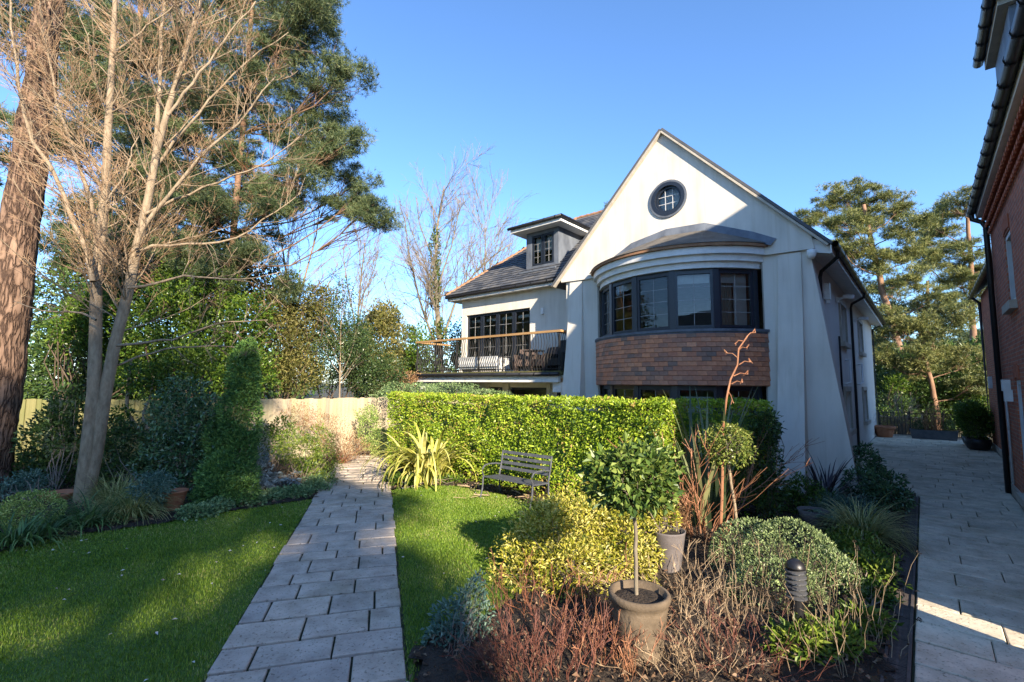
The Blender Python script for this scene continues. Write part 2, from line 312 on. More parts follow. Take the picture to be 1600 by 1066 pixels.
M['fence'] = surf('fence_board', [(.30, .25, .18), (.47, .41, .31)], 2, .85, .3, 30, stretch=(5, 5, .6), randcol=[(.62, .62, .6), (1.05, 1, .95), (.75, .8, .62), (1.1, 1.05, .95), (.85, .8, .72)])
M['fence_green'] = surf('fence_board_algae', [(.15, .155, .06), (.27, .25, .12)], 2, .85, .3, 30, stretch=(5, 5, .6), randcol=[(.85, .85, .8), (1.05, 1, .95), (.75, .8, .65), (1, .98, .9)])
M['pinebark'] = barkm('pine_bark', (.055, .038, .032), (.16, .108, .08), (.265, .185, .138), 13.0, (1, 1, .20))
M['pinelimb'] = surf('pine_limb', [(.10, .06, .04), (.25, .15, .09)], 6, .9, .5)
M['pinetrunk'] = surf('pine_trunk_orange', [(.13, .075, .05), (.33, .19, .115)], 4, .9, .6, 14, stretch=(1, 1, .3))
M['oldbark'] = surf('old_bark', [(.12, .10, .07), (.25, .21, .15)], 4, .85, .4, 20, stretch=(2, 2, .7))
M['greybark'] = surf('smooth_bark', [(.17, .125, .08), (.34, .265, .18)], 5, .85, .6, 22, stretch=(3, 3, 1.2))
M['twig'] = surf('twig_tan', [(.16, .105, .06), (.33, .235, .145)], 3, .8, 0)
M['twig_fine'] = surf('twig_fine', [(.22, .125, .065), (.38, .245, .14)], 3, .8, 0)
M['twig_red'] = surf('twig_red', [(.17, .06, .03), (.32, .13, .065)], 3, .7, 0)
M['dogwood'] = surf('dogwood_stem', [(.075, .028, .02), (.19, .07, .045)], 4, .65, 0)
M['orange_stem'] = surf('orange_stem', [(.22, .09, .045), (.38, .185, .10)], 4, .6, 0)
M['darkstem'] = surf('dark_stem', [(.05, .035, .025), (.12, .085, .06)], 4, .85, 0)
M['dry'] = surf('dry_stem', [(.23, .155, .09), (.44, .335, .215)], 4, .9, 0)
M['dryhead'] = flat('dry_seed_head', (.03, .02, .013), .9)
M['greytwig'] = surf('grey_twig', [(.14, .11, .085), (.25, .205, .16)], 3, .85, 0)
M['needle'] = leafm('pine_needles', [(.03, .055, .025), (.08, .12, .05), (.19, .21, .08)], .15, .5, .9)
M['needle_r'] = leafm('pine_needles_olive', [(.05, .075, .025), (.13, .155, .045), (.28, .27, .08)], .15, .5, .6)
M['laurel'] = leafm('laurel_leaf', [(.024, .06, .011), (.08, .155, .02), (.19, .265, .035)], .3, .32, 1.2)
M['rhodo'] = leafm('rhododendron_leaf', [(0.024, 0.055, 0.019), (0.056, 0.107, 0.029), (0.130, 0.194, 0.049)], .2, .35, 1.0)
M['olive'] = leafm('olive_bush', [(.07, .085, .02), (.17, .17, .045), (.30, .26, .09)], .3, .5, .8)
M['holly'] = leafm('holly_leaf', [(.02, .045, .016), (.05, .09, .03), (.11, .15, .05)], .15, .3, 1)
M['hedge'] = leafm('privet_leaf', [(.10, .18, .014), (.28, .40, .028), (.50, .58, .07), (.42, .30, .10)], .3, .38, 1.5, pos=[0, .5, .93, 1])
M['camellia'] = leafm('camellia_leaf', [(0.031, 0.075, 0.035), (0.062, 0.129, 0.053), (0.133, 0.221, 0.088)], .12, .25, 1.5, .6)
M['conifer'] = leafm('conifer_spray', [(0.043, 0.109, 0.030), (0.098, 0.205, 0.048), (0.216, 0.346, 0.075)], .15, .5, 2)
M['box'] = leafm('box_leaf', [(0.093, 0.168, 0.038), (0.225, 0.338, 0.066), (0.525, 0.600, 0.207)], .2, .4, 2)
M['golden'] = leafm('golden_leaf', [(.09, .13, .015), (.42, .39, .04), (.74, .66, .22)], .3, .38, 2.2)
M['lolly'] = leafm('bay_leaf', [(.04, .08, .02), (.10, .17, .03), (.25, .31, .07)], .3, .42, 2, .4)
M['lolly2'] = leafm('pale_leaf', [(.06, .10, .02), (.15, .20, .035), (.38, .40, .11)], .25, .32, 2)
M['hebe'] = leafm('hebe_leaf', [(0.075, 0.112, 0.045), (0.180, 0.247, 0.098), (0.360, 0.435, 0.195)], .2, .4, 4)
M['bluegreen'] = leafm('bluegreen_leaf', [(0.044, 0.096, 0.072), (0.096, 0.180, 0.132), (0.216, 0.312, 0.240)], .15, .4, 2)
M['silver'] = leafm('silver_leaf', [(0.109, 0.140, 0.133), (0.250, 0.296, 0.281), (0.468, 0.515, 0.484)], .15, .5, 2)
M['euphorbia'] = leafm('euphorbia_leaf', [(0.048, 0.096, 0.014), (0.132, 0.204, 0.026), (0.288, 0.336, 0.054)], .25, .4, 2)
M['cover'] = leafm('ground_cover_leaf', [(0.058, 0.108, 0.044), (0.156, 0.254, 0.098), (0.351, 0.449, 0.195)], .2, .45, 3)
M['phorm_y'] = leafm('phormium_yellow', [(.20, .22, .03), (.48, .46, .09), (.66, .60, .22)], .2, .4, 3)
M['phorm_g'] = leafm('phormium_green', [(.045, .07, .035), (.10, .13, .06), (.26, .26, .12)], .15, .4, 3)
M['phorm_d'] = leafm('cordyline_dark', [(.018, .014, .022), (.04, .03, .04), (.07, .055, .06)], .1, .4, 3)
M['sedge_d'] = leafm('sedge_dark', [(0.032, 0.082, 0.027), (0.082, 0.163, 0.050), (0.163, 0.272, 0.082)], .15, .4, 2)
M['sedge_y'] = leafm('sedge_yellow', [(0.135, 0.162, 0.041), (0.324, 0.338, 0.108), (0.567, 0.513, 0.216)], .2, .5, 2)
M['ivy'] = leafm('ivy_leaf', [(.025, .055, .012), (.07, .12, .02), (.16, .20, .04)], .2, .4, 1)
M['brownbush'] = leafm('brown_bush', [(.15, .075, .035), (.30, .17, .085), (.44, .30, .16)], .2, .7, 2)
M['litter'] = leafm('leaf_litter', [(.03, .018, .010), (.11, .06, .032), (.28, .19, .12)], .1, .8, 3)
M['pale_litter'] = leafm('pale_fallen_leaf', [(.30, .27, .20), (.55, .52, .45), (.68, .66, .6)], .1, .8, 3)
M['grass'] = leafm('grass_blade', [(.065, .135, .010), (.16, .27, .02), (.28, .38, .05), (.42, .40, .14)], .3, .5, .7, pos=[0, .5, .9, 1])

# ------------------------------------------------------------------ ground of the whole place
rng0 = np.random.default_rng(1)
g = MB(); N = 60; xs = np.linspace(-300, 300, N); V = np.array([(x, y + 120, -.02) for y in xs for x in xs])
d = np.maximum(0, np.hypot(V[:, 0], V[:, 1]) - 45); V[:, 2] += -.0 + d * .004
g.add(V, np.array([(j * N + i, j * N + i + 1, (j + 1) * N + i + 1, (j + 1) * N + i) for j in range(N - 1) for i in range(N - 1)]))
struct(g.build('ground', M['wood_floor']))

# ------------------------------------------------------------------ helpers for walls and windows
def holed(outer, holes, fn, depth=.14, mb=None):
    mb = mb or MB(); bm = bmesh.new(); es = []
    for loop in [outer] + holes:
        vs = [bm.verts.new((p[0], p[1], 0)) for p in loop]
        es += [bm.edges.new((vs[i], vs[(i + 1) % len(vs)])) for i in range(len(vs))]
    bmesh.ops.triangle_fill(bm, use_beauty=True, use_dissolve=False, edges=es, normal=(0, 0, 1))
    bm.verts.index_update(); v = [fn(q.co.x, q.co.y, 0) for q in bm.verts]; f = [tuple(w.index for w in q.verts) for q in bm.faces]
    mb.add(v, f); bm.free()
    for loop in holes:
        n = len(loop); mb.add([fn(p[0], p[1], 0) for p in loop] + [fn(p[0], p[1], depth) for p in loop], [(i, (i + 1) % n, n + (i + 1) % n, n + i) for i in range(n)])
    return mb
def rect(a0, a1, z0, z1): return [(a0, z0), (a1, z0), (a1, z1), (a0, z1)]
def circ(a, z, r, n=28): return [(a + r * math.cos(2 * math.pi * i / n), z + r * math.sin(2 * math.pi * i / n)) for i in range(n)]
def window(parent, p0, p1, z0, z1, cols=2, rows=4, fw=.06, out=.03, name='window', lead=True, mat='frame'):
    """a glazed frame standing between the plan points p0 and p1; outward is to the right of p0->p1"""
    p0 = np.array(p0, float); p1 = np.array(p1, float); L = np.linalg.norm(p1 - p0); d = (p1 - p0) / L; nrm = np.array([d[1], -d[0]])
    def P(a, o, z): q = p0 + d * a + nrm * o; return (q[0], q[1], z)
    def bx(mb, a0, a1, o0, o1, za, zb):
        v = [P(a, o, z) for z in (za, zb) for o in (o1, o0) for a in (a0, a1)]
        mb.add(v, [(0, 2, 3, 1), (4, 5, 7, 6), (0, 1, 5, 4), (2, 6, 7, 3), (0, 4, 6, 2), (1, 3, 7, 5)])
    f = MB(); bx(f, 0, fw, -.03, out, z0, z1); bx(f, L - fw, L, -.03, out, z0, z1); bx(f, fw, L - fw, -.03, out, z0, z0 + fw); bx(f, fw, L - fw, -.03, out, z1 - fw, z1)
    fo = f.build(name, M[mat], parent)
    gl = MB(); gl.add([P(fw, 0, z0 + fw), P(L - fw, 0, z0 + fw), P(L - fw, 0, z1 - fw), P(fw, 0, z1 - fw)], [(0, 1, 2, 3)]); gl.build('pane', M['glass'], fo)
    if lead:
        b = MB(); iw = L - 2 * fw; ih = z1 - z0 - 2 * fw
        for i in range(1, cols): a = fw + iw * i / cols; bx(b, a - .0045, a + .0045, .002, .009, z0 + fw, z1 - fw)
        for j in range(1, rows): z = z0 + fw + ih * j / rows; bx(b, fw, L - fw, .002, .008, z - .0045, z + .0045)
        b.build('glazing_bars', M['lightbar'], fo)
    return fo
def gutter(parent, a, b, r=.065, nb=8, name='gutter'):
    a = np.array(a, float); b = np.array(b, float); m = MB(); m.tube([a, b], r, 10); o = m.build(name, M['black'], parent, smooth=True)
    L = np.linalg.norm(b - a); d = (b - a) / L; k = MB().tube([-d * .02, d * .02], r * 1.13, 10).mesh('gutter_bracket', M['black'])
    for i in range(nb): piece('gutter_bracket', k, o, tuple(a + (b - a) * (i + .5) / nb))
    return o

# ------------------------------------------------------------------ the white house
house = thing('house', 'white rendered house with gabled front, curved tile hung bay and balcony', 'house', H2(0, 0), HROT)
AP, FT = 9.05, 5.5            # apex and foot of the gable
CX, CY = -3.15, 1.27          # centre of the bay's curve
XL = -6.45
m = MB()                      # lower front wall with the bay's opening left free
m.add([(-.95, 0, 0), (0, 0, 0), (0, 0, 5.35), (-.95, 0, 5.35)], [(0, 1, 2, 3)])
m.build('front_wall', M['render'], house); m = MB(); m.add([(-5.35, 0, 0), (-5.35, 0, 5.35), (XL, 0, 5.35), (XL, 0, 0), (XL, 1.3, 5.35), (XL, 1.3, 0)], [(0, 1, 2, 3), (3, 2, 4, 5)])
m.build('front_wall', M['render'], house)
gp = [(-6.58, 5.36), (.1, 5.20), (.06, 5.50), (-3.25, AP), (-6.6, 5.5)]
m = holed(gp, [circ(-3.13, 7.14, .45)], lambda a, z, dd: (a, -.09 + dd, z), .2)
m.add([(-6.58, -.09, 5.36), (.1, -.09, 5.20), (.1, 0.02, 5.20), (-6.58, 0.02, 5.36)], [(0, 1, 2, 3)])
m.add([(.1, -.09, 5.2), (.1, .05, 5.2), (.06, .05, 5.5), (.06, -.09, 5.5)], [(0, 1, 2, 3)])
m.build('gable', M['render'], house)
# round window
t = np.linspace(0, 2 * math.pi, 33)[:-1]
def ring(y0, y1, r0, r1, c=(-3.13, 7.14)):
    q = MB(); n = len(t); v = []
    for (r, y) in ((r0, y1), (r0, y0), (r1, y0), (r1, y1)): v += [(c[0] + r * math.cos(a), y, c[1] + r * math.sin(a)) for a in t]
    return q.add(v, [(k * n + i, k * n + (i + 1) % n, ((k + 1) % 4) * n + (i + 1) % n, ((k + 1) % 4) * n + i) for k in range(4) for i in range(n)])
rw = ring(-.13, .0, .36, .455).build('round_window', M['frame'], house, smooth=False)
ring(-.06, .02, .30, .36).build('casement', M['frame'], rw)
ring(-.125, -.085, .457, .51).build('surround', M['lead'], rw)
q = MB(); q.add([(-3.13 + .31 * math.cos(a), -.01, 7.14 + .31 * math.sin(a)) for a in t], [tuple(range(32))]); q.build('pane', M['glass'], rw)
q = MB()
for dx in (-.1, .1): q.box(-3.13 + dx - .007, -3.13 + dx + .007, -.03, -.02, 6.86, 7.42)
for dz in (-.1, .1): q.box(-3.41, -2.85, -.032, -.022, 7.14 + dz - .007, 7.14 + dz + .007)
q.build('glazing_bars', M['bar'], rw)
q = MB(); q.box(-3.6, -2.6, .12, .14, 6.6, 7.7); q.build('blind', M['blind'], rw)
# side wall with its windows
SW = [(4.5, 5.75, 3.5, 4.62), (9.6, 10.9, 3.5, 4.62), (4.6, 5.85, .95, 2.08), (9.9, 11.15, .95, 2.08)]
m = holed(rect(0, 16, 0, 5.3), [rect(*r) for r in SW], lambda a, z, dd: (-dd, a, z), .16); m.build('side_wall', M['render_side'], house)
for (a, b, z0, z1) in SW:
    w = window(house, (-.13, a), (-.13, b), z0, z1, 2, 3, .07)
    q = MB(); q.box(.002, .05, a - .12, a, z0, z1); q.box(.002, .05, b, b + .12, z0, z1); q.box(.002, .06, a - .14, b + .14, z1, z1 + .14); q.build('stone_surround', M['stone'], w)
    q = MB(); q.box(-.1, .12, a - .16, b + .16, z0 - .13, z0 - .002); q.build('sill', M['stone'], w)
m = MB(); m.add([(0, 16, 0), (0, 16, 5.3), (XL, 16, 5.3), (XL, 16, 0)], [(0, 1, 2, 3)]); m.add([(0, 16, 5.3), (-3.25, 16, 8.9), (XL, 16, 5.3)], [(0, 1, 2)])
m.build('rear_wall', M['render_side'], house)
# flared corner buttresses
def wedge(x0t, x1t, x0b, x1b, yt, yb, z1, name, yback=.0):
    q = MB(); K = 8; rows = []
    for i in range(K + 1):
        tt = i / K; z = z1 * (1 - tt); e = tt ** 1.6; rows.append([(x0t + (x0b - x0t) * tt, yt + (yb - yt) * e, z), (x1t + (x1b - x1t) * tt, yt + (yb - yt) * e, z), (x1t + (x1b - x1t) * tt, yback, z), (x0t + (x0b - x0t) * tt, yback, z)])
    v = [p for r in rows for p in r]; f = []
    for i in range(K):
        o = i * 4
        for a, b in ((0, 1), (1, 2), (3, 0)): f.append((o + a, o + 4 + a, o + 4 + b, o + b))
    q.add(v, f + [(0, 1, 2, 3)]); return q.build(name, M['render'], house)
wedge(-.62, -.16, -.74, -.2, -.05, -.60, 5.18, 'buttress')
wedge(-.16, .004, -.2, .68, -.004, -.12, 5.16, 'buttress_wing', .45)
wedge(-6.28, -5.86, -6.5, -5.75, -.05, -.55, 5.35, 'buttress')
q = MB(); q.box(-6.62, -6.3, -.05, 1.25, 0, 2.25); q.build('low_pier', M['render'], house)
# main roof
e = 1.085
def roofplane(pts, name, mat='slate', th=.06):
    pts = [np.array(p, float) for p in pts]; n = np.cross(pts[1] - pts[0], pts[-1] - pts[0]); n /= np.linalg.norm(n)
    if n[2] < 0: n = -n
    k = len(pts); q = MB(); q.add(pts + [p + n * th for p in pts], [tuple(range(k)), tuple(range(k, 2 * k))] + [(i, (i + 1) % k, k + (i + 1) % k, k + i) for i in range(k)])
    return q.build(name, M[mat], house)
ry = 16.35
roofplane([(-3.25, -.2, AP + .02), (.42, -.2, AP + .02 - 3.67 * e + .12), (.42, ry, AP + .02 - 3.67 * e + .12), (-3.25, ry, AP + .02)], 'roof_slope')
roofplane([(-3.25, -.2, AP + .02), (-6.85, -.2, AP + .02 - 3.6 * e + .08), (-6.85, ry, AP + .02 - 3.6 * e + .08), (-3.25, ry, AP + .02)], 'roof_slope')
def slates(p, along, up, w, rows, cols, name, clip=None, th=.014, gw=.25, gh=.2, parent=None):
    """courses of slates laid from the eaves up, every one tilted on the course below"""
    along = np.array(along, float); up = np.array(up, float); p = np.array(p, float); n = np.cross(along, up); n /= np.linalg.norm(n)
    if n[2] < 0: n = -n
    r = np.random.default_rng(5); q = MB(); V = []; 
    for j in range(rows):
        for i in range(0 if cols == 1 else -1, cols + (0 if cols == 1 else 1)):
            a0 = i * gw + (gw / 2 if j % 2 else 0); a1 = a0 + gw - .006; b0 = j * gh + r.normal() * .004; b1 = b0 + gh * 1.25
            c = p + along * (a0 + a1) / 2 + up * (b0 + gh / 2)
            if clip and not clip(c): continue
            t0 = th * 2.1 * (.45 if cols == 1 else 1) + r.uniform(0, .008 if cols > 1 else .012)
            V.append([p + along * a0 + up * b0 + n * t0, p + along * a1 + up * b0 + n * t0, p + along * a1 + up * b1 + n * .004, p + along * a0 + up * b1 + n * .004, p + along * a0 + up * b0, p + along * a1 + up * b0])
    V = np.array(V); k = len(V); b = np.arange(k)[:, None] * 6
    q.add(V.reshape(-1, 3), np.concatenate([b + np.array([[0, 1, 2, 3]]), b + np.array([[4, 5, 1, 0]])]))
    return q.build(name, M['slate'], parent or house, kind='stuff')
# pale mortared verge under both rakes
for x1, z1, x2, z2 in ((-3.25, AP - .02, .36, AP - .02 - 3.61 * e + .1), (-3.25, AP - .02, -6.8, AP - .02 - 3.55 * e + .06)):
    MB().bar((x1, -.145, z1), (x2, -.145, z2), .10, .05).build('verge', M['stone'], house)
# soffit, fascia, gutter of the side eaves
q = MB(); q.add([(0.003, -.02, 5.16), (.40, -.02, 5.06), (.40, 16.2, 5.06), (.003, 16.2, 5.16)], [(0, 1, 2, 3)]); q.add([(.0, -.03, 5.15), (.40, -.03, 5.05), (.40, -.03, 5.22), (0, -.03, 5.5)], [(0, 1, 2, 3)])
q.box(.40, .425, -.18, 16.25, 5.03, 5.2); q.build('soffit', M['trim'], house)
gt = gutter(house, (.49, -.22, 5.2), (.49, 16.3, 5.2), .068, 22)
def pipe(parent, pts, r=.04, name='downpipe', mat='black', k=8):
    o = MB().tube(pts, r, k).build(name, M[mat], parent, smooth=True); return o
pipe(house, [(.49, .25, 5.16), (.47, .27, 5.02), (.1, .75, 4.85), (.06, .8, 4.72), (.06, .8, 2.6)])
pipe(house, [(.49, 6.3, 5.16), (.47, 6.35, 5.02), (.1, 6.95, 4.93), (.06, 7, 4.8), (.06, 7, .05)])
pipe(house, [(.49, 15.9, 5.16), (.06, 15.8, 4.9), (.06, 15.8, .05)], .035)
pipe(house, [(.05, 3.75, 3.6), (.05, 3.75, .9)], .025)
for y in (4.4, 7.9): pipe(house, [(.03, y + .75, 3.0), (.14, y + .6, 3.0), (.14, y + .6, 2.35), (.1, y, 2.3), (.03, y, 2.3)], .03, 'overflow_pipe', 'trim')
for y, z in ((3.9, 4.62), (8.2, 4.5)):
    c = MB().box(.003, .08, y - .05, y + .05, z - .06, z + .08); c.bar((.06, y, z + .02), (.3, y - .1, z + .1), .05, .05); c.bar((.2, y - .06, z + .08), (.42, y - .16, z + .04), .1, .1); c.build('security_camera', M['trim'], house)
c = MB().lathe([(.0, -.2), (.05, -.19), (.085, -.14), (.095, -.07), (.09, 0), (.03, .02)], (.05, -.14, 5.16), 14); c.build('dome_camera', M['trim'], house, smooth=True)
c = MB().box(.003, .12, 1.75, 1.95, 4.35, 4.75); c.box(.03, .1, 1.8, 1.9, 4.25, 4.35); c.build('alarm_box', M['trim'], house)

# ---- the bay: curved tile band, windows on five facets, stepped fascia, low roof
def arc(R, a): return (CX + R * math.sin(a), CY - R * math.cos(a))
def band(q, R0, R1, z0, z1, a0, a1, n):
    an = np.linspace(a0, a1, n + 1); v = []
    for a in an:
        for R, z in ((R0, z0), (R1, z0), (R1, z1), (R0, z1)): p = arc(R, a); v.append((p[0], p[1], z))
    f = [(i * 4 + k, i * 4 + 4 + k, i * 4 + 4 + (k + 1) % 4, i * 4 + (k + 1) % 4) for i in range(n) for k in range(4)]
    q.add(v, f + [(0, 1, 2, 3), (n * 4, n * 4 + 3, n * 4 + 2, n * 4 + 1)]); return q
TH = math.radians(57.5); RW = 2.37
tb = band(MB(), 2.3, 2.57, 2.21, 3.45, -math.radians(60.2), math.radians(60.2), 40).build('bay_apron', M['room'], house)
tile_w, rows = .2, 11; gz = 1.2 / rows; nt = 26
tw = 2 * math.radians(60.4) / nt * 2.6
tm = MB(); n_ = 3
tm.add([(-tw / 2 + .003, 0, -.02), (tw / 2 - .003, 0, -.02), (tw / 2 - .003, -.028, 0), (-tw / 2 + .003, -.028, 0), (-tw / 2 + .003, .0, gz * 1.05), (tw / 2 - .003, .0, gz * 1.05), (tw / 2 - .003, -.012, gz * 1.05), (-tw / 2 + .003, -.012, gz * 1.05)],
       [(0, 1, 2, 3), (3, 2, 6, 7), (4, 7, 6, 5), (0, 3, 7, 4), (1, 5, 6, 2)])
tme = tm.mesh('clay_tile', M['tile'])
rr = random.Random(3)
for j in range(rows):
    for i in range(nt + (1 if j % 2 else 0)):
        a = -math.radians(60.4) + (i + (0 if j % 2 else .5)) * 2 * math.radians(60.4) / nt
        a = max(-math.radians(60.0), min(math.radians(60.0), a)); p = arc(2.578, a)
        piece('clay_tile', tme, tb, (p[0], p[1], 2.225 + j * gz), rot=(rr.uniform(-.012, .012), rr.uniform(-.008, .008), a + rr.uniform(-.006, .006)))
band(MB(), 2.36, 2.63, 3.44, 3.5, -math.radians(60.8), math.radians(60.8), 40).build('bay_sill', M['lead'], house)
q = band(MB(), 2.575, 2.60, 3.40, 3.445, -math.radians(60.3), math.radians(60.3), 40); q.build('lead_apron', M['lead'], house)
for (z0, z1, blind) in ((3.5, 4.93, True), (.75, 2.2, False)):
    for i in range(5):
        a0 = -TH + i * 2 * TH / 5; a1 = a0 + 2 * TH / 5; p0 = np.array(arc(RW, a0)); p1 = np.array(arc(RW, a1)); d = (p1 - p0) / np.linalg.norm(p1 - p0)
        wo = window(house, p0 + d * .05, p1 - d * .05, z0 + .05, z1 - .04, 2, 4, .06, .045)
        nn = np.array([d[1], -d[0]])
        if blind and i in (1, 3, 4):
            b0 = p0 + d * .12 - nn * .12; b1 = p1 - d * .12 - nn * .12; q = MB(); zb = z1 - (.30 if i != 1 else .24)
            q.add([(*b0, zb), (*b1, zb), (*b1, z1 - .03), (*b0, z1 - .03)], [(0, 1, 2, 3)]); q.build('blind', M['blind'], wo)
        if blind and i == 4:
            q = MB(); K = 14
            for k in range(K + 1):
                pp = p0 + d * (.08 + .42 * k / K) - nn * (.2 + .03 * (k % 2)); q.v.append(np.array([(*pp, z0 + .06), (*pp, z1 - .06)])); q.n += 2
            q.f.append(np.array([(2 * k, 2 * k + 2, 2 * k + 3, 2 * k + 1) for k in range(K)])); q.build('curtain', M['curtain'], wo)
        if blind and i == 4:
            b0 = p1 - d * .42 - nn * .16; b1 = p1 - d * .1 - nn * .16; q = MB(); q.add([(*b0, z0 + .06), (*b1, z0 + .06), (*b1, z1 - .05), (*b0, z1 - .05)], [(0, 1, 2, 3)]); q.build('blind', M['blind'], wo)
        if not blind and i in (3, 4):
            b0 = p0 + d * .12 - nn * .14; b1 = p1 - d * .12 - nn * .14; q = MB(); q.add([(*b0, z0 + .5), (*b1, z0 + .5), (*b1, z1 - .25), (*b0, z1 - .25)], [(0, 1, 2, 3)]); q.build('blind', M['blind'], wo)
    for i in range(6):
        a = -TH + i * 2 * TH / 5; p = arc(RW + .015, a); q = MB(); c, s_ = math.cos(a), math.sin(a)
        q.add([(p[0] + c * x - s_ * y, p[1] + s_ * x + c * y, z) for z in (z0, z1) for x, y in ((-.065, -.04), (.065, -.04), (.055, .06), (-.055, .06))], [(3, 2, 1, 0), (4, 5, 6, 7), (0, 1, 5, 4), (1, 2, 6, 5), (2, 3, 7, 6), (3, 0, 4, 7)])
        q.build('bay_post', M['frame'], house)
    q = band(MB(), RW - .06, RW + .04, z0 - .02, z0 + .07, -TH, TH, 5); band(q, RW - .06, RW + .04, z1 - .06, z1 + .03, -TH, TH, 5); q.build('bay_rail', M['frame'], house)
band(MB(), 2.2, 2.42, .02, .73, -TH, TH, 30).build('bay_dwarf_wall', M['render'], house)
for k, (R, z0, z1) in enumerate(((2.47, 4.94, 5.10), (2.56, 5.085, 5.25), (2.65, 5.235, 5.40))):
    band(MB(), 2.2, R, z0, z1, -math.radians(60.5), math.radians(60.5), 40).build('bay_fascia', M['trim'], house)
band(MB(), 2.2, 2.72, 5.402, 5.47, -math.radians(61.5), math.radians(61.5), 40).build('bay_tile_edge', M['ridge'], house)
q = MB(); n_ = 20; an = np.linspace(-math.radians(61.8), math.radians(61.8), n_ + 1); v = []
FX = [-5.6, -5.4, -4.2, -3.2, -2.2, -1.1, -.62, -.4]; FZ = [5.44, 5.5, 6.14, 6.33, 6.28, 5.82, 5.56, 5.44]
for a in an:
    p = arc(2.74, a); v.append((p[0], min(p[1], -.12), 5.475)); xt = CX + (p[0] - CX) * .86; v.append((xt, -.098, float(np.interp(xt, FX, FZ)) - .16))
q.add(v, [(2 * i, 2 * i + 2, 2 * i + 3, 2 * i + 1) for i in range(n_)]); bro = q.build('bay_roof', M['bayroof'], house)
q = MB(); top = [(v[2 * i + 1][0], v[2 * i + 1][2]) for i in range(n_ + 1)]
pts = [(-5.4, 5.5), (-4.2, 6.14), (-3.2, 6.33), (-2.2, 6.28), (-1.1, 5.82), (-.62, 5.56)]
low = [(-5.35, 5.4), (-4.15, 5.93), (-3.2, 6.12), (-2.2, 6.06), (-1.1, 5.56), (-.72, 5.40)]
for i in range(5): q.add([(low[i][0], -.2, low[i][1]), (low[i + 1][0], -.2, low[i + 1][1]), (pts[i + 1][0], -.115, pts[i + 1][1]), (pts[i][0], -.115, pts[i][1]), (pts[i][0], -.085, pts[i][1]), (pts[i + 1][0], -.085, pts[i + 1][1])], [(0, 1, 2, 3), (3, 2, 5, 4)])
q.build('lead_flashing', M['lead'], bro)
# hips of felt tile on the bay roof
# rooms behind the glass
bp_ = [arc(2.2, x) for x in np.linspace(-TH, TH, 13)]
q = MB(); q.prism(bp_, 2.5, 2.56); q.prism(bp_, 5.0, 5.06); q.build('bay_floor', M['room'], house)
q = MB(); q.box(-5.3, -.98, .02, 4.0, 2.5, 2.56); q.box(-5.3, -.98, 3.98, 4.04, 0, 5.2); q.box(-5.3, -.98, .02, 4, 4.96, 5.02); q.box(-5.36, -5.3, .01, 4, 0, 5.2); q.box(-.98, -.92, .01, 4, 0, 5.2)
q.build('inner_rooms', M['room'], house)

# ---- the wing with balcony and dormer
YW = .95; XE = -12.15; EZ = 5.6
WW = [(-11.9, -8.65, 2.72, 4.92)]; GW = [(-12.6 + .4, -11.4, .1, 2.1), (-10.6, -9.9, .1, 2.1), (-9.6, -7.9, .1, 2.1)]
m = holed(rect(XE, XL, 2.3, EZ), [rect(*WW[0])], lambda a, z, dd: (a, YW + dd, z), .16); m.add([(XE, YW, 2.3), (XE, YW, EZ), (XE, 9, EZ), (XE, 9, 2.3)], [(0, 1, 2, 3)]); m.build('wing_wall', M['render'], house)
m = holed(rect(XE, XL, 0, 2.3), [rect(*r) for r in GW[1:]], lambda a, z, dd: (a, YW + .01 + dd, z), .16); m.add([(XE, YW, 0), (XE, YW, 2.3), (XE, 9, 2.3), (XE, 9, 0)], [(0, 1, 2, 3)]); m.build('wing_lower_wall', M['bounce_tint'], house)
for i in range(4):
    a = -11.9 + i * .8125; window(house, (a + .01, YW + .12), (a + .805, YW + .12), 2.74, 4.91, 2, 5, .075, .04)
    if i < 4:
        q = MB(); q.box(a + .12, a + .72, YW + .2, YW + .21, 4.62, 4.72); q.build('light_strip', M['blind'], house)
q = MB(); q.box(-12.1, -8.8, YW + 2.5, YW + 2.55, 0, 5.4); q.box(-12.1, -6.5, YW + .3, YW + 2.5, 2.6, 2.66); q.box(-12.1, -6.5, YW + .3, YW + 2.5, 5.1, 5.16); q.build('inner_rooms', M['room'], house)
for (a, b, z0, z1) in GW[1:]:
    window(house, (a, YW + .14), (b, YW + .14), z0, z1, 2, 1, .07, .03, lead=False)
    for xa_, xb_ in ((a - .16, a - .002), (b + .002, b + .16)): q = MB(); q.box(xa_, xb_, YW - .03, YW + .05, 0, z1 + .12); q.build('door_jamb', M['bounce_tint'], house)
for x in (-10.95, -7.35):
    q = MB().lathe([(.0, -.16), (.06, -.15), (.06, .1), (.0, .11)], (x, YW - .1, 1.85), 10); q.build('wall_lamp', M['iron'], house)
q = MB(); q.box(-8.1, -8.0, YW - .1, YW - .002, 4.62, 4.84); q.build('wall_lamp', M['trim'], house)
q = MB(); q.box(-6.9, -6.75, YW - .02, YW + .01, 5.0, 5.14); q.build('air_brick', M['iron'], house)
# eaves
q = MB(); q.add([(XE - .5, YW - .3, EZ - .05), (XL - .05, YW - .3, EZ - .05), (XL - .05, YW, EZ - .05), (XE, YW, EZ - .05), (XE - .5, 9, EZ - .05), (XE, 9, EZ - .05)], [(0, 1, 2, 3), (0, 3, 5, 4)]); q.box(XE - .52, XL - .1, YW - .32, YW - .3, EZ - .08, EZ + .1); q.box(XE - .54, XE - .52, YW - .32, 9, EZ - .08, EZ + .1); q.build('wing_soffit', M['trim'], house)
gutter(house, (XE - .56, YW - .38, EZ + .07), (XL - .12, YW - .38, EZ + .07), .06, 9, 'wing_gutter')
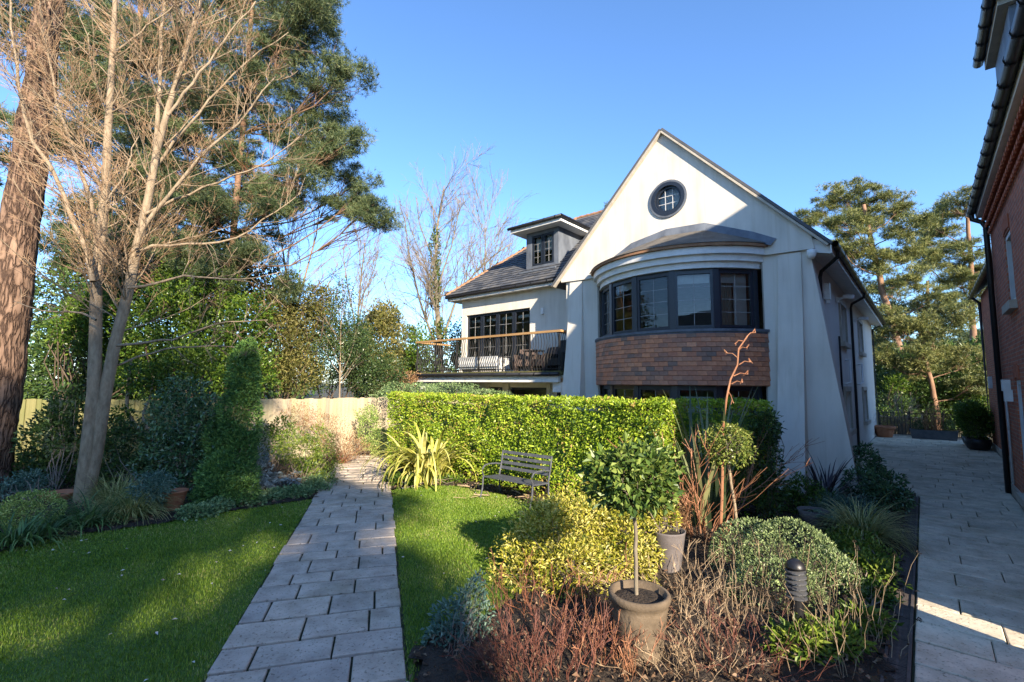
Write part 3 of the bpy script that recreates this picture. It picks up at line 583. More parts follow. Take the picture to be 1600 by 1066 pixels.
# wing roof: front slope, hip slope
RZ, RY, HXp = 9.35, 5.0, -9.3
e0 = np.array((XE - .55, YW - .35, EZ + .1)); e1 = np.array((XL + 1.5, YW - .35, EZ + .1)); r0 = np.array((HXp, RY, RZ)); r1 = np.array((-3.25, RY, RZ))
roofplane([e0, e1, r1, r0], 'roof_slope'); roofplane([e0, r0, (HXp, 7, RZ), (XE - .55, 11, EZ + .1)], 'roof_slope')
upv = np.array((0, RY - YW + .35, RZ - EZ - .1)); UL = np.linalg.norm(upv); upv /= UL
def inhip(c):
    s_ = (c[1] - e0[1]) / (RY - e0[1]); gx = -6.6 + max(0, (c[2] - 5.5)) / e * .95
    return c[0] > e0[0] + (HXp - e0[0]) * s_ and c[0] < gx and s_ < 1
nrm_ = np.cross((1, 0, 0), upv)
slates(e0 + nrm_ * .062 - np.array((0, .03, .02)), (1, 0, 0), upv, .25, int(UL / .2), 36, 'roof_slates', inhip)
al = np.array((0, -1, 0)); u2 = np.array((HXp - e0[0], 0, RZ - e0[2])); U2 = np.linalg.norm(u2); u2 /= U2
slates(np.array((e0[0], 10.5, e0[2])) + np.array((-u2[2], 0, u2[0])) * .062, al, u2, .25, int(U2 / .2), 42, 'roof_slates', lambda c: c[1] > e0[1] + (RY - e0[1]) * (c[0] - e0[0]) / (HXp - e0[0]))
rt = MB(); 
for a, b in ((e0, r0), (r0, r1)):
    L = np.linalg.norm(b - a); n_ = int(L / .3)
    for i in range(n_):
        p = a + (b - a) * i / n_; p2 = a + (b - a) * (i + .97) / n_; rt.tube([p + (0, 0, .05), p2 + (0, 0, .075)], .09, 8)
rt.build('ridge_tiles', M['ridge'], house, kind='stuff')
# dormer
DX0, DX1, DY, DZ0, DZ1 = -9.15, -7.7, 1.35, 6.35, 7.78
q = MB(); q.add([(DX1, DY, DZ0), (DX1, DY, DZ1), (DX1, 4.2, DZ1), (DX1, 4.2, DZ1 - .2)], [(0, 1, 2, 3)]); q.add([(DX0, DY, DZ0), (DX0, DY, DZ1), (DX0, 4.2, DZ1), (DX0, 4.2, DZ1 - .2)], [(0, 1, 2, 3)])
holed(rect(DX0, DX1, DZ0 - .1, DZ1), [rect(DX0 + .26, DX1 - .2, DZ0 + .16, DZ1 - .14)], lambda a, z, dd: (a, DY + dd, z), .1, q); dm = q.build('dormer', M['lead'], house)
for a, b in ((DX0 + .27, (DX0 + DX1) / 2 + .02), ((DX0 + DX1) / 2 + .04, DX1 - .21)):
    window(dm, (a, DY + .05), (b, DY + .05), DZ0 + .17, DZ1 - .15, 2, 4, .07, .04)
q = MB(); q.box(DX0 + .3, DX1 - .2, DY + .2, DY + .22, DZ0 + .7, DZ1 - .1); q.build('blind', M['blind'], dm)
q = MB(); q.box(DX0 + .2, DX1 - .1, DY + 1, DY + 1.05, DZ0, DZ1 - .1); q.build('inner_wall', M['room'], dm)
q = MB(); q.box(DX0 - .42, DX1 + .4, DY - .42, 4.6, DZ1 + .0, DZ1 + .16); q.build('dormer_fascia', M['trim'], dm)
q = MB(); q.box(DX0 - .45, DX1 + .43, DY - .45, 4.6, DZ1 + .162, DZ1 + .22); q.build('dormer_roof', M['lead'], dm)
gutter(dm, (DX0 - .5, DY - .48, DZ1 + .16), (DX1 + .46, DY - .48, DZ1 + .16), .055, 5, 'dormer_gutter'); gutter(dm, (DX1 + .46, DY - .5, DZ1 + .16), (DX1 + .46, 3.9, DZ1 + .16), .055, 3, 'dormer_gutter')
q = MB(); q.box(DX0 - .1, DX1 + .06, DY - .28, DY - .002, DZ0 - .12, DZ0 - .06); q.build('lead_apron', M['lead'], dm)

# balcony
BY, BX0, BX1 = -.12, -13.6, -6.55; DKZ = 2.63; RZB = 3.82
bal = MB(); bal.box(BX0 - .1, BX1 + .02, BY - .12, YW - .003, DKZ - .12, DKZ); bal.box(BX0 - .1, XE - .003, YW, 5, DKZ - .12, DKZ); balo = bal.build('balcony', M['moss'], house)
q = MB(); q.box(BX0 - .02, BX1 - .1, BY - .06, BY + .1, 2.28, DKZ - .122); q.box(BX0 - .02, BX0 + .1, BY + .1, 5, 2.28, DKZ - .122); q.build('balcony_fascia', M['trim'], balo)
q = MB(); q.box(BX0 + .1, BX1 + .02, BY + .1, YW - .003, 2.42, 2.5); q.build('balcony_soffit', M['trim'], balo)
gutter(balo, (BX0 - .1, BY - .16, DKZ - .1), (BX1, BY - .16, DKZ - .1), .06, 12, 'balcony_gutter')
q = MB(); q.box(BX0 - .04, BX1 - .25, BY - .05, BY + .05, RZB, RZB + .07); q.box(BX1 - .25, BX1, BY - .05, BY + .5, RZB, RZB + .068); q.box(BX0 - .04, BX0 + .06, BY + .05, 5, RZB, RZB + .069); q.build('handrail', M['oak'], balo)
bh = RZB - DKZ - .02; zz = np.linspace(0, 1, 12); bm_ = MB().tube([(0, -.085 * math.sin(2 * math.pi * s_) * (1 if s_ < .5 else .75), s_ * bh) for s_ in zz], .011, 5).mesh('baluster', M['iron'])
nb = 62
for i in range(nb + 1): piece('baluster', bm_, balo, (BX0 + .05 + (BX1 - BX0 - .2) * i / nb, BY, DKZ + .01))
for i in range(18): piece('baluster', bm_, balo, (BX0 + .01, BY + .12 + i * .12, DKZ + .01), math.pi * 1.5)
for i in range(4): piece('baluster', bm_, balo, (BX1 - .06, BY + .1 + i * .11, DKZ + .01), math.pi / 2)
pm_ = MB().box(-.02, .02, -.02, .02, 0, bh + .01).mesh('balcony_post', M['iron'])
for i in range(7): piece('balcony_post', pm_, balo, (BX0 + .02 + (BX1 - BX0 - .1) * i / 6, BY, DKZ + .005))
q = MB(); q.box(BX0, BX1, BY - .018, BY + .018, DKZ + .06, DKZ + .085); q.build('bottom_rail', M['iron'], balo)
q = MB(); q.box(-6.95, -6.5, BY + .1, YW - .1, 1.98, 2.279); q.build('bracket', M['trim'], balo); q = MB(); q.box(-13.5, -13.1, BY + .1, YW + 1, 1.98, 2.279); q.build('bracket', M['trim'], balo)
q = MB(); q.box(-13.45, -13.15, YW + .4, YW + .7, 0, 1.978); q.build('balcony_pillar', M['bounce_tint'], balo)

# things on the balcony
def hthing(name, label, cat, x, y, z=0, rz=0.0, group=None): return thing(name, label, cat, H2(x, y, z), HROT + rz, group)
b = hthing('garden_sofa', 'white slatted low sofa on the balcony behind the railing', 'sofa', -10.3, .35, DKZ)
q = MB(); q.box(-.95, .95, -.3, .3, .12, .3); q.build('seat', M['trim'], b); q = MB(); q.box(-.95, .95, -.36, -.3, .2, .55); q.build('backrest', M['trim'], b)
for s_ in (-1, 1): q = MB(); q.box(s_ * .95 - .05, s_ * .95 + .05, -.3, .3, .0, .5); q.build('arm', M['trim'], b)
for k, (x, rz, lb) in enumerate(((-8.35, .5, 'brown wicker armchair on the balcony nearest the white sofa'), (-7.6, -.3, 'brown wicker armchair on the balcony behind the table'), (-6.9, -.1, 'dark high backed covered chair at the right end of the balcony'))):
    c = hthing('armchair', lb, 'chair', x, .42 if k < 2 else .3, DKZ, rz, 'chairs on the balcony'); hgt = (.78, .82, 1.02)[k]; mt = M['wicker'] if k < 2 else M['iron']
    q = MB(); q.box(-.3, .3, -.3, .28, .18, .4); q.build('seat', mt, c)
    q = MB(); q.add([(-.32, .2, .3), (.32, .2, .3), (.30, .36, hgt), (-.30, .36, hgt), (-.32, .3, .3), (.32, .3, .3), (.30, .43, hgt), (-.30, .43, hgt)], [(0, 1, 2, 3), (5, 4, 7, 6), (3, 2, 6, 7), (0, 3, 7, 4), (1, 5, 6, 2)]); q.build('backrest', mt, c)
    for s_ in (-1, 1): q = MB(); q.box(s_ * .33 - .045, s_ * .33 + .045, -.3, .3, 0, .56); q.build('arm', mt, c)
tb_ = hthing('garden_table', 'small dark table between the wicker chairs on the balcony', 'table', -7.95, .3, DKZ)
q = MB(); q.box(-.3, .3, -.2, .2, .66, .7); q.build('table_top', M['iron'], tb_)
for sx in (-1, 1):
    for sy in (-1, 1): q = MB(); q.box(sx * .26 - .02, sx * .26 + .02, sy * .16 - .02, sy * .16 + .02, 0, .66); q.build('leg', M['iron'], tb_)

# ------------------------------------------------------------------ red brick house along the right of the drive
BXW = 3.02
brick = thing('brick_house', 'red brick house along the right edge with black gutters and downpipe', 'house', H2(BXW, 0), HROT)
Y0, Y1, EZB = -6.05, 2.5, 6.1
def brick_body(t, y0, y1, ez, dep, rz_, wins):
    m = holed(rect(y0, y1, .25, ez), [rect(*w) for w in wins], lambda a, z, dd: (dd, a, z), .12)
    m.add([(0, y0, .25), (0, y0, ez), (dep, y0, ez), (dep, y0, .25)], [(0, 1, 2, 3)]); m.add([(0, y1, .25), (0, y1, ez), (dep, y1, ez), (dep, y1, .25)], [(0, 1, 2, 3)]); m.add([(dep, y0, 0), (dep, y0, ez), (dep, y1, ez), (dep, y1, 0)], [(0, 1, 2, 3)])
    for y in (y0, y1): m.add([(0, y, ez), (dep / 2, y, rz_), (dep, y, ez)], [(0, 1, 2)])
    m.build('wall', M['brickA'], t); q = MB(); q.box(-.03, dep + .03, y0 - .03, y1 + .03, 0, .25); q.build('plinth', M['stone'], t)
    for s_ in (0, 1):
        xe = -.22 if s_ == 0 else dep + .22; n = np.array([-(rz_ - ez), 0, dep / 2 + .22]) if s_ == 0 else np.array([rz_ - ez, 0, dep / 2 + .22]); n = n / np.linalg.norm(n) * .08
        P = [np.array(p, float) for p in ((xe, y0 - .15, ez - .02), (xe, y1 + .15, ez - .02), (dep / 2, y1 + .15, rz_ + .1), (dep / 2, y0 - .15, rz_ + .1))]
        q = MB(); q.add(P + [p + n for p in P], [(0, 1, 2, 3), (7, 6, 5, 4), (0, 4, 5, 1), (1, 5, 6, 2), (2, 6, 7, 3), (3, 7, 4, 0)]); q.build('roof', M['slate'], t)
brick_body(brick, Y0, Y1, EZB, 8.0, 10.2, [(-.25, .55, 3.72, 5.0), (-3.6, -2.8, 3.72, 5.0), (.1, .75, .3, 2.35)])
for (a, b, z0, z1) in ((-.25, .55, 3.72, 5.0), (-3.6, -2.8, 3.72, 5.0), (.1, .75, .3, 2.35)):
    w = window(brick, (.08, b), (.08, a), z0, z1, 2, 3, .08, .06, mat='bar'); q = MB(); q.box(-.1, .06, a - .1, b + .1, z0 - .15, z0 - .003); q.build('sill', M['stone'], w)
    q = MB(); n_ = 7
    for i in range(n_): y = a + (b - a) * (i + .5) / n_; q.box(-.018, -.002, y - (b - a) / n_ * .42, y + (b - a) / n_ * .42, z1 + .004 + .05 * math.sin(math.pi * (i + .5) / n_), z1 + .24 + .05 * math.sin(math.pi * (i + .5) / n_))
    q.build('brick_arch', M['brick_plain'], w)
# corbelled courses under the eaves, brick by brick
for k, (z, o) in enumerate(((5.50, .035), (5.66, .07), (5.80, .115))):
    q = MB(); q.box(-o, -.001, Y0, Y1 - .02, z + .07, z + .14); q.build('corbel_course', M['brick_plain'], brick)
bme = MB().box(-.03, 0, -.055, .055, 0, .068).mesh('brick', M['brick_plain'])
for k, (z, o) in enumerate(((5.50, .035), (5.66, .07), (5.80, .115))):
    for i in range(40): piece('brick', bme, brick, (-o + .004, Y1 - .12 - i * .2, z))
q = MB(); q.box(-.2, -.16, Y0 - .1, Y1 + .1, 5.95, 6.12); q.add([(-.17, Y0, 5.955), (0, Y0, 5.955), (0, Y1, 5.955), (-.17, Y1, 5.955)], [(0, 1, 2, 3)]); q.build('fascia', M['trim'], brick)
gutter(brick, (-.28, Y0 - .12, 6.1), (-.28, Y1 + .12, 6.1), .075, 15)
pipe(brick, [(-.28, 2.38, 6.04), (-.27, 2.38, 5.92), (-.12, 2.36, 5.82), (-.07, 2.36, 5.7), (-.07, 2.36, .02)], .05)
# flat roofed dormer standing on the wall
q = MB(); q.box(.002, 2.2, -2.0, -.25, 6.25, 8.0); dmb = q.build('dormer', M['lead'], brick)
q = MB(); q.box(-.12, 2.3, -2.1, -.15, 8.002, 8.2); q.build('dormer_fascia', M['stone'], dmb)
gutter(dmb, (-.2, -2.2, 8.17), (-.2, -.12, 8.17), .075, 4, 'dormer_gutter'); gutter(dmb, (-.2, -2.2, 8.17), (2.2, -2.2, 8.17), .075, 4, 'dormer_gutter')
for (y, z, w_) in ((1.35, 2.15, .16), (1.15, 1.95, .12)): q = MB(); q.box(-.12, -.002, y, y + w_, z, z + .22); q.build('meter_box', M['trim'], brick)
pipe(brick, [(-.03, 1.9, 2.0), (-.03, 1.9, .3)], .02, 'service_pipe', 'bar')
brick2 = thing('brick_house', 'second red brick house further down the drive behind the first downpipe', 'house', H2(BXW + .5, 0), HROT)
brick_body(brick2, 2.62, 12.6, 5.6, 7.0, 9.2, [(9.0, 9.8, 3.2, 4.6)])
window(brick2, (.08, 9.8), (.08, 9.0), 3.2, 4.6, 2, 3, .08, .06, mat='bar')
gutter(brick2, (-.26, 2.7, 5.6), (-.26, 12.75, 5.6), .075, 16); pipe(brick2, [(-.26, 12.3, 5.55), (-.07, 12.2, 5.3), (-.07, 12.2, .02)], .05)
q = MB(); q.box(-.1, -.002, 11.0, 11.2, 2.2, 2.6); q.build('meter_box', M['trim'], brick2)
# unseen low wall added to shade the drive, leaving a lit gap
lw = thing('shade_wall', 'unseen low red brick wall added beside the drive to shade it', 'wall', H2(BXW, -12), HROT)
q = MB(); q.box(0, .22, 0, 5.5, 0, 1.0); q.build('wall', M['brickA'], lw); q = MB(); q.box(-.04, .26, -.03, 5.53, 1.002, 1.08); q.build('coping', M['stone'], lw)

# ------------------------------------------------------------------ drive of slabs, drain channel
drive = MB()
drive.add([H2(1.55, -14, .006), H2(BXW - .03, -14, .006), H2(BXW - .03, 2.6, .006), H2(BXW + .47, 2.6, .006), H2(BXW + .47, 15.6, .006), H2(-.0, 15.6, .006), H2(.0, 4.2, .006), H2(1.55, .6, .006)], [(0, 1, 2, 3, 4, 5, 6, 7)])
drv = struct(drive.build('driveway', M['joint'])); rr = random.Random(8)
def slab_mesh(w, d, mat, h=.03):
    b = .008; x, y = w / 2, d / 2
    v = [(-x, -y, 0), (x, -y, 0), (x, y, 0), (-x, y, 0), (-x, -y, h - b), (x, -y, h - b), (x, y, h - b), (-x, y, h - b), (-x + b, -y + b, h), (x - b, -y + b, h), (x - b, y - b, h), (-x + b, y - b, h)]
    return MB().add(v, [(i, (i + 1) % 4, 4 + (i + 1) % 4, 4 + i) for i in range(4)] + [(4 + i, 4 + (i + 1) % 4, 8 + (i + 1) % 4, 8 + i) for i in range(4)] + [(8, 9, 10, 11)]).mesh('paving_slab', mat)
cache = {}
def place_slab(parent, x0, x1, y0, y1, mat, fn, rz, gap=.008, gapy=None):
    w = round(x1 - x0 - gap, 2); dd = round(y1 - y0 - (gapy or gap), 2)
    if w < .06: return
    k = (w, dd, mat)
    if k not in cache: cache[k] = slab_mesh(w, dd, M[mat])
    p = fn((x0 + x1) / 2, (y0 + y1) / 2); piece('paving_slab', cache[k], parent, (p[0], p[1], p[2] + rr.uniform(-.004, .004)), rot=(rr.uniform(-.012, .012), rr.uniform(-.01, .01), rz + rr.uniform(-.012, .012)))
y = -9.6; row = 0
while y < 15.4:
    h = .45 if y < 9 else .5
    xa = 1.56 if y < .6 else max(.02, 1.56 - (y - .6) * .43); xb = BXW - .04 if y < 2.4 else BXW + .46
    x = xa; first = True
    while x < xb - .05:
        w = rr.choice([.6, .75, .9]) * (.55 if first and row % 2 else 1); x2 = min(xb, x + w)
        if xb - x2 < .2: x2 = xb
        place_slab(drv, x, x2, y, y + h, 'slab2', lambda a, b: H2(a, b, .008), HROT, .009, .018); x = x2; first = False
    y += h; row += 1
dr = thing('drain_channel', 'long narrow grated drain channel along the left edge of the drive', 'drain', H2(1.46, -9.6), HROT)
q = MB(); q.box(-.085, -.062, 0, 10.3, -.05, .045); q.box(.062, .085, 0, 10.3, -.05, .045); q.build('channel_edge', M['drain'], dr)
gm = MB()
for i in range(20): gm.box(-.06, .06, i * .025 + .004, i * .025 + .018, 0, .035)
gm.box(-.008, .008, 0, .5, -.01, .034); gme = gm.mesh('grating', M['drain'])
for i in range(20): piece('grating', gme, dr, (0, i * .515, 0))
q = MB(); q.box(-.06, .06, 0, 10.3, -.06, -.02); q.build('channel_bed', M['black'], dr)
kb = MB(); kb.box(-.15, -.09, 0, 10.3, -.05, .03); kb.build('concrete_haunch', M['joint'], dr)

# ------------------------------------------------------------------ garden path
path = MB(); rr = random.Random(4)
PO = np.array([-1.5, 3.72]); PA = np.array([-.262, .965]); PC = np.array([.965, .262]); PW = .72
PL = [tuple(PO - PC * PW + PA * t_) for t_ in (-2.2, 11.8)]; PR = [tuple(PO + PC * PW + PA * t_) for t_ in (-2.4, 9.9)]
def lerpY(P, y):
    for a, b in zip(P, P[1:]):
        if y <= b[1]: return a[0] + (b[0] - a[0]) * (y - a[1]) / (b[1] - a[1])
    a, b = P[-2], P[-1]; return a[0] + (b[0] - a[0]) * (y - a[1]) / (b[1] - a[1])
path.add([(*(PO + PC * s_ * (PW + .02) + PA * t_), .004) for t_, s_ in ((-2.2, -1), (-2.2, 1), (9.9, 1), (11.8, -1))], [(0, 1, 2, 3)])
path.add([(-5.1, 14.9, .011), (-3.0, 12.4, .011), (1.5, 12.0, .011), (0, 15.5, .011)], [(0, 1, 2, 3)])
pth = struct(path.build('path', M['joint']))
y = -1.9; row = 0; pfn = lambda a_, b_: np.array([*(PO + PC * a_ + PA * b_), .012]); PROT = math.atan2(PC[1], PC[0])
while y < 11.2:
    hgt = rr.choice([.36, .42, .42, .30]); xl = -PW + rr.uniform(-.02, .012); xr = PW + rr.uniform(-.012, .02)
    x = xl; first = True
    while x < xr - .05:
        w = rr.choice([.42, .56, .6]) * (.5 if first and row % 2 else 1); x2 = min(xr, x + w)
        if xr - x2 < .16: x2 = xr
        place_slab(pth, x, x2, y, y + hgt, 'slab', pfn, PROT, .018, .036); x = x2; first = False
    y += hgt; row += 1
for j in range(4):
    for i in range(5):
        x = -4.6 + i * .62 + (.3 if j % 2 else 0) + j * -.1; y = 14.75 - j * .42 - i * .0
        if x > lerpY(PR, min(y, 13.2)) + .1: place_slab(pth, x, x + .61, y, y + .41, 'slab', lambda a, b: np.array([a, b, .012]), .0, .012)

# ------------------------------------------------------------------ lawns
def inpoly(P, poly):
    x, y = P[:, 0], P[:, 1]; c = np.zeros(len(P), bool); n = len(poly)
    for i in range(n):
        x1, y1 = poly[i]; x2, y2 = poly[(i + 1) % n]
        k = ((y1 > y) != (y2 > y)); c ^= k & (x < (x2 - x1) * (y - y1) / ((y2 - y1) if y2 != y1 else 1e-9) + x1)
    return c
left_edge = [G(*p)[:2] for p in ((0, 868), (60, 850), (130, 838), (250, 822), (330, 806), (400, 796), (495, 781))]
LAWN1 = [(-1.95, 2.0), (-9, 2.0), (-9, 5.2)] + [tuple(p) for p in left_edge] + [(lerpY(PL, y) - .015, y) for y in (9.0, 8, 7, 6, 5, 4, 3)]
rt_edge = [G(*p)[:2] for p in ((612, 768), (660, 760), (720, 762), (790, 776), (850, 797), (880, 830), (850, 900), (770, 960), (690, 985), (650, 1020), (645, 1066))]
LAWN2 = [(lerpY(PR, y) + .015, y) for y in (3.6, 5, 6, 7, 8, 9)] + [tuple(p) for p in rt_edge]
rngl = np.random.default_rng(11)
for poly, dens in ((LAWN1, 6400), (LAWN2, 8000)):
    q = MB(); n = len(poly); q.add([(p[0], p[1], .02) for p in poly] + [(p[0], p[1], -.02) for p in poly], [tuple(range(n))] + [(i, (i + 1) % n, n + (i + 1) % n, n + i) for i in range(n)])
    lo = struct(q.build('lawn', M['lawn']))
    P = np.array(poly); lo_, hi_ = P.min(0), P.max(0); A = (hi_ - lo_).prod(); n = int(A * dens); Q = rngl.uniform(lo_ - .03, hi_ + .03, (n, 2)); Q = Q[inpoly(Q + rngl.normal(size=Q.shape) * .022, poly)]
    Q = Q[Q[:, 1] > 2.9]; near = np.clip(6.5 / np.hypot(Q[:, 0], Q[:, 1]), .45, 1.3); Q = Q[rngl.random(len(Q)) < near]; n = len(Q)
    az = rngl.uniform(0, 6.283, n); ln = rngl.uniform(.014, .038, n) * (1 + .3 * np.sin(Q[:, 0] * 3.1) * np.sin(Q[:, 1] * 2.7)); tl = rngl.uniform(.1, .75, n)
    d = np.stack([np.cos(az) * tl, np.sin(az) * tl, np.ones(n)], 1); d /= np.linalg.norm(d, axis=1, keepdims=True)
    b = np.concatenate([Q, np.full((n, 1), .018)], 1); sd = np.stack([-np.sin(az), np.cos(az), np.zeros(n)], 1) * rngl.uniform(.003, .006, n)[:, None] * np.clip(np.hypot(Q[:, 0], Q[:, 1]) / 6, .8, 2)[:, None]
    V = np.stack([b - sd, b + sd, b + d * ln[:, None]], 1).reshape(-1, 3); q = MB(); q.add(V, np.arange(3 * n).reshape(-1, 3))
    go = q.build('grass', M['grass'], kind='stuff'); tag(go, 'short mown grass on the lawn ' + ('left of the path' if poly is LAWN1 else 'between the path and the shrub bed'), 'grass')
    k = 90 if poly is LAWN1 else 30; Q = rngl.uniform(lo_, hi_, (k * 3, 2)); Q = Q[inpoly(Q, poly)][:k]; n = len(Q); az = rngl.uniform(0, 6.28, n)
    q = MB(); q.leaves(np.concatenate([Q, np.full((n, 1), .055)], 1), np.stack([np.cos(az), np.sin(az), rngl.normal(0, .2, n)], 1), rngl.uniform(.025, .055, n), rngl.uniform(.015, .028, n), rngl)
    fo = q.build('fallen_leaves', M['pale_litter'], kind='stuff'); tag(fo, 'pale fallen leaves scattered over the lawn ' + ('left of the path' if poly is LAWN1 else 'right of the path'), 'leaves')

# ------------------------------------------------------------------ beds: dark soil with litter
def soil(poly, name, lab, dens=120, seed=0, zb=.0):
    r = np.random.default_rng(seed); P = np.array(poly); lo_, hi_ = P.min(0), P.max(0); nx = max(6, int((hi_[0] - lo_[0]) / .12)); ny = max(6, int((hi_[1] - lo_[1]) / .12))
    gx, gy = np.meshgrid(np.linspace(lo_[0], hi_[0], nx), np.linspace(lo_[1], hi_[1], ny)); Z = zb + .02 + r.uniform(0, .045, gx.shape); V = np.stack([gx, gy, Z], -1).reshape(-1, 3)
    F = np.array([(j * nx + i, j * nx + i + 1, (j + 1) * nx + i + 1, (j + 1) * nx + i) for j in range(ny - 1) for i in range(nx - 1)]); c = V[F].mean(1)
    F = F[inpoly(c[:, :2], poly)]; q = MB(); q.add(V, F); struct(q.build(name, M['soil']))
    n = int((hi_ - lo_).prod() * dens); Q = r.uniform(lo_, hi_, (n, 2)); Q = Q[inpoly(Q, poly)]; n = len(Q); az = r.uniform(0, 6.28, n)
    q = MB(); q.leaves(np.concatenate([Q, r.uniform(zb + .045, zb + .085, (n, 1))], 1), np.stack([np.cos(az), np.sin(az), r.normal(0, .35, n)], 1), r.uniform(.025, .08, n), r.uniform(.012, .045, n), r)
    fo = q.build('leaf_litter', M['litter'], kind='stuff'); tag(fo, lab, 'leaf litter')
ledge = [tuple(p + np.array([.0, .02])) for p in left_edge]
soil(ledge + [(lerpY(PL, y) - .03, y) for y in (9.6, 11, 12.5, 14, 15)] + [(-5.6, 15.6), (-7.2, 13.1), (-13, 12.4), (-13, 5.5), (-9, 5.3)], 'flower_bed', 'brown leaf litter and mulch in the bed along the fence', 150, 1)
redge = [tuple(p) for p in rt_edge]
soil([(-3.35, 12.4), (lerpY(PR, 11) + .03, 11), (lerpY(PR, 9.3) + .03, 9.3)] + redge + [(-.6, 3.0), (2.2, 2.6)] + [tuple(H2(1.4, y)[:2]) for y in (-8.5, -6, -3, 0)] + [tuple(H2(0, 4)[:2]), tuple(H2(-.5, 0)[:2]), tuple(H2(-6.4, -.2)[:2]), tuple(H2(-9.3, -3.2)[:2])], 'flower_bed', 'leaf litter and bark mulch in the bed before the white house', 150, 2)

# ------------------------------------------------------------------ fence of upright boards
def fence(A, B, h, lab, mat, bw=.125):
    A = np.array(A); B = np.array(B); L = np.linalg.norm(B - A); rz = math.atan2(B[1] - A[1], B[0] - A[0]); f = thing('garden_fence', lab, 'fence', (A[0], A[1], 0), rz); n = int(L / bw)
    me = MB(); me.add([(0, -.006, .08), (bw + .012, -.02, .08), (bw + .012, .0, .08), (0, .006, .08), (0, -.006, h), (bw + .012, -.02, h), (bw + .012, .0, h), (0, .006, h)], [(0, 1, 5, 4), (1, 2, 6, 5), (2, 3, 7, 6), (3, 0, 4, 7), (4, 5, 6, 7)]); me = me.mesh('board', M[mat]); r = random.Random(n)
    for i in range(n): piece('board', me, f, (i * bw, r.choice([0, -.016, -.008]), r.uniform(-.02, .015)), r.uniform(-.015, .015))
    for z in (.35, .95, 1.5): q = MB(); q.box(0, L, .012, .06, z, z + .09); q.build('rail', M[mat], f)
    for i in range(int(L / 2.0) + 1): q = MB(); q.box(i * 2 - .05, i * 2 + .05, .062, .16, 0, h + .02); q.build('post', M[mat], f)
    q = MB(); q.box(0, L, -.03, .03, 0, .1); q.build('gravel_board', M[mat], f)
fence((-7.05, 13.0), (-3.9, 16.1), 1.74, 'sunlit pale timber board fence at the end of the path', 'fence')
fence((-13.6, 12.3), (-7.07, 12.98), 1.72, 'green tinged timber board fence behind the bare tree', 'fence_green')
fence((-3.88, 16.12), (-.5, 18.5), 1.74, 'timber board fence running on behind the clipped hedge', 'fence')

# ------------------------------------------------------------------ end of the drive: railing, logs, planters
rail = thing('railing', 'thin black metal railing at the far end of the drive', 'railing', H2(0, 15.75), HROT)
me = MB().tube([(0, 0, 0), (0, 0, 1.05)], .012, 6).mesh('bar', M['iron'])
for i in range(26): piece('bar', me, rail, (.15 + i * .125, 0, .05))
me = MB().box(-.025, .025, -.025, .025, 0, 1.15).mesh('post', M['iron'])
for x in (.1, 1.2, 2.3, 3.35): piece('post', me, rail, (x, 0, .0))
q = MB(); q.box(.1, 3.35, -.015, .015, 1.05, 1.08); q.box(.1, 3.35, -.015, .015, .1, .13); q.build('rail', M['iron'], rail)
kb = MB(); kb.box(0, 3.5, -.1, .15, 0, .09); kb.build('kerb', M['stone'], rail)
lg = thing('log_pile', 'stack of pale cut logs beyond the railing at the end of the drive', 'logs', H2(.75, 16.5, -.05), HROT); r = random.Random(5); q = MB()
for j in range(9):
    for i in range(15):
        c = np.array([-.65 + i * .095 + (j % 2) * .05, r.uniform(-.05, .02), .06 + j * .1]); rd = r.uniform(.035, .053); q.tube([c, c + (0, .5, 0)], rd, 7); q.tube([c - (0, .004, 0), c], rd * .98, 7)
q.build('logs', M['dry'], lg, kind='stuff')
for s_ in (-.75, .85): p_ = MB(); p_.box(s_ - .04, s_ + .04, -.05, .05, 0, 1.1); p_.build('stake', M['fence'], lg)
def pot(name, lab, loc, prof, mat, soilz, soilr, rz=0, extra=None, k=22):
    t_ = thing(name, lab, 'pot', loc, rz); q = MB(); n = len(prof); q.lathe(prof, (0, 0, 0), k); q.f = q.f[:-2] if False else q.f; q.build('pot', M[mat], t_, smooth=True)
    q = MB().lathe([(soilr, soilz - .01), (soilr * .6, soilz + .012), (.01, soilz + .02)], (0, 0, 0), 16); q.build('soil', M['soil'], t_); return t_
POTP = lambda R, h: [(R * .62, 0), (R * .70, h * .2), (R * .84, h * .68), (R * .86, h * .74), (R * .98, h * .76), (R, h * .97), (R * .97, h), (R * .84, h), (R * .8, h * .8)]
pot('flower_pot', 'wide terracotta pot at the far corner of the white house', H2(.32, 14.7), POTP(.42, .52), 'terracotta', .45, .34)
tr = thing('planter_trough', 'long dark zinc trough planter at the far end of the drive', 'planter', H2(1.95, 15.05), HROT)
q = MB(); q.add([(-.7, -.2, 0), (.7, -.2, 0), (.7, .2, 0), (-.7, .2, 0), (-.78, -.25, .42), (.78, -.25, .42), (.78, .25, .42), (-.78, .25, .42), (-.74, -.21, .42), (.74, -.21, .42), (.74, .21, .42), (-.74, .21, .42), (-.74, -.21, .36), (.74, -.21, .36), (.74, .21, .36), (-.74, .21, .36)], [(i, (i + 1) % 4, 4 + (i + 1) % 4, 4 + i) for i in range(4)] + [(4 + i, 4 + (i + 1) % 4, 8 + (i + 1) % 4, 8 + i) for i in range(4)] + [(8 + i, 8 + (i + 1) % 4, 12 + (i + 1) % 4, 12 + i) for i in range(4)]); q.build('trough', M['zinc'], tr)
q = MB(); q.box(-.735, .735, -.205, .205, .36, .375); q.build('soil', M['soil'], tr)

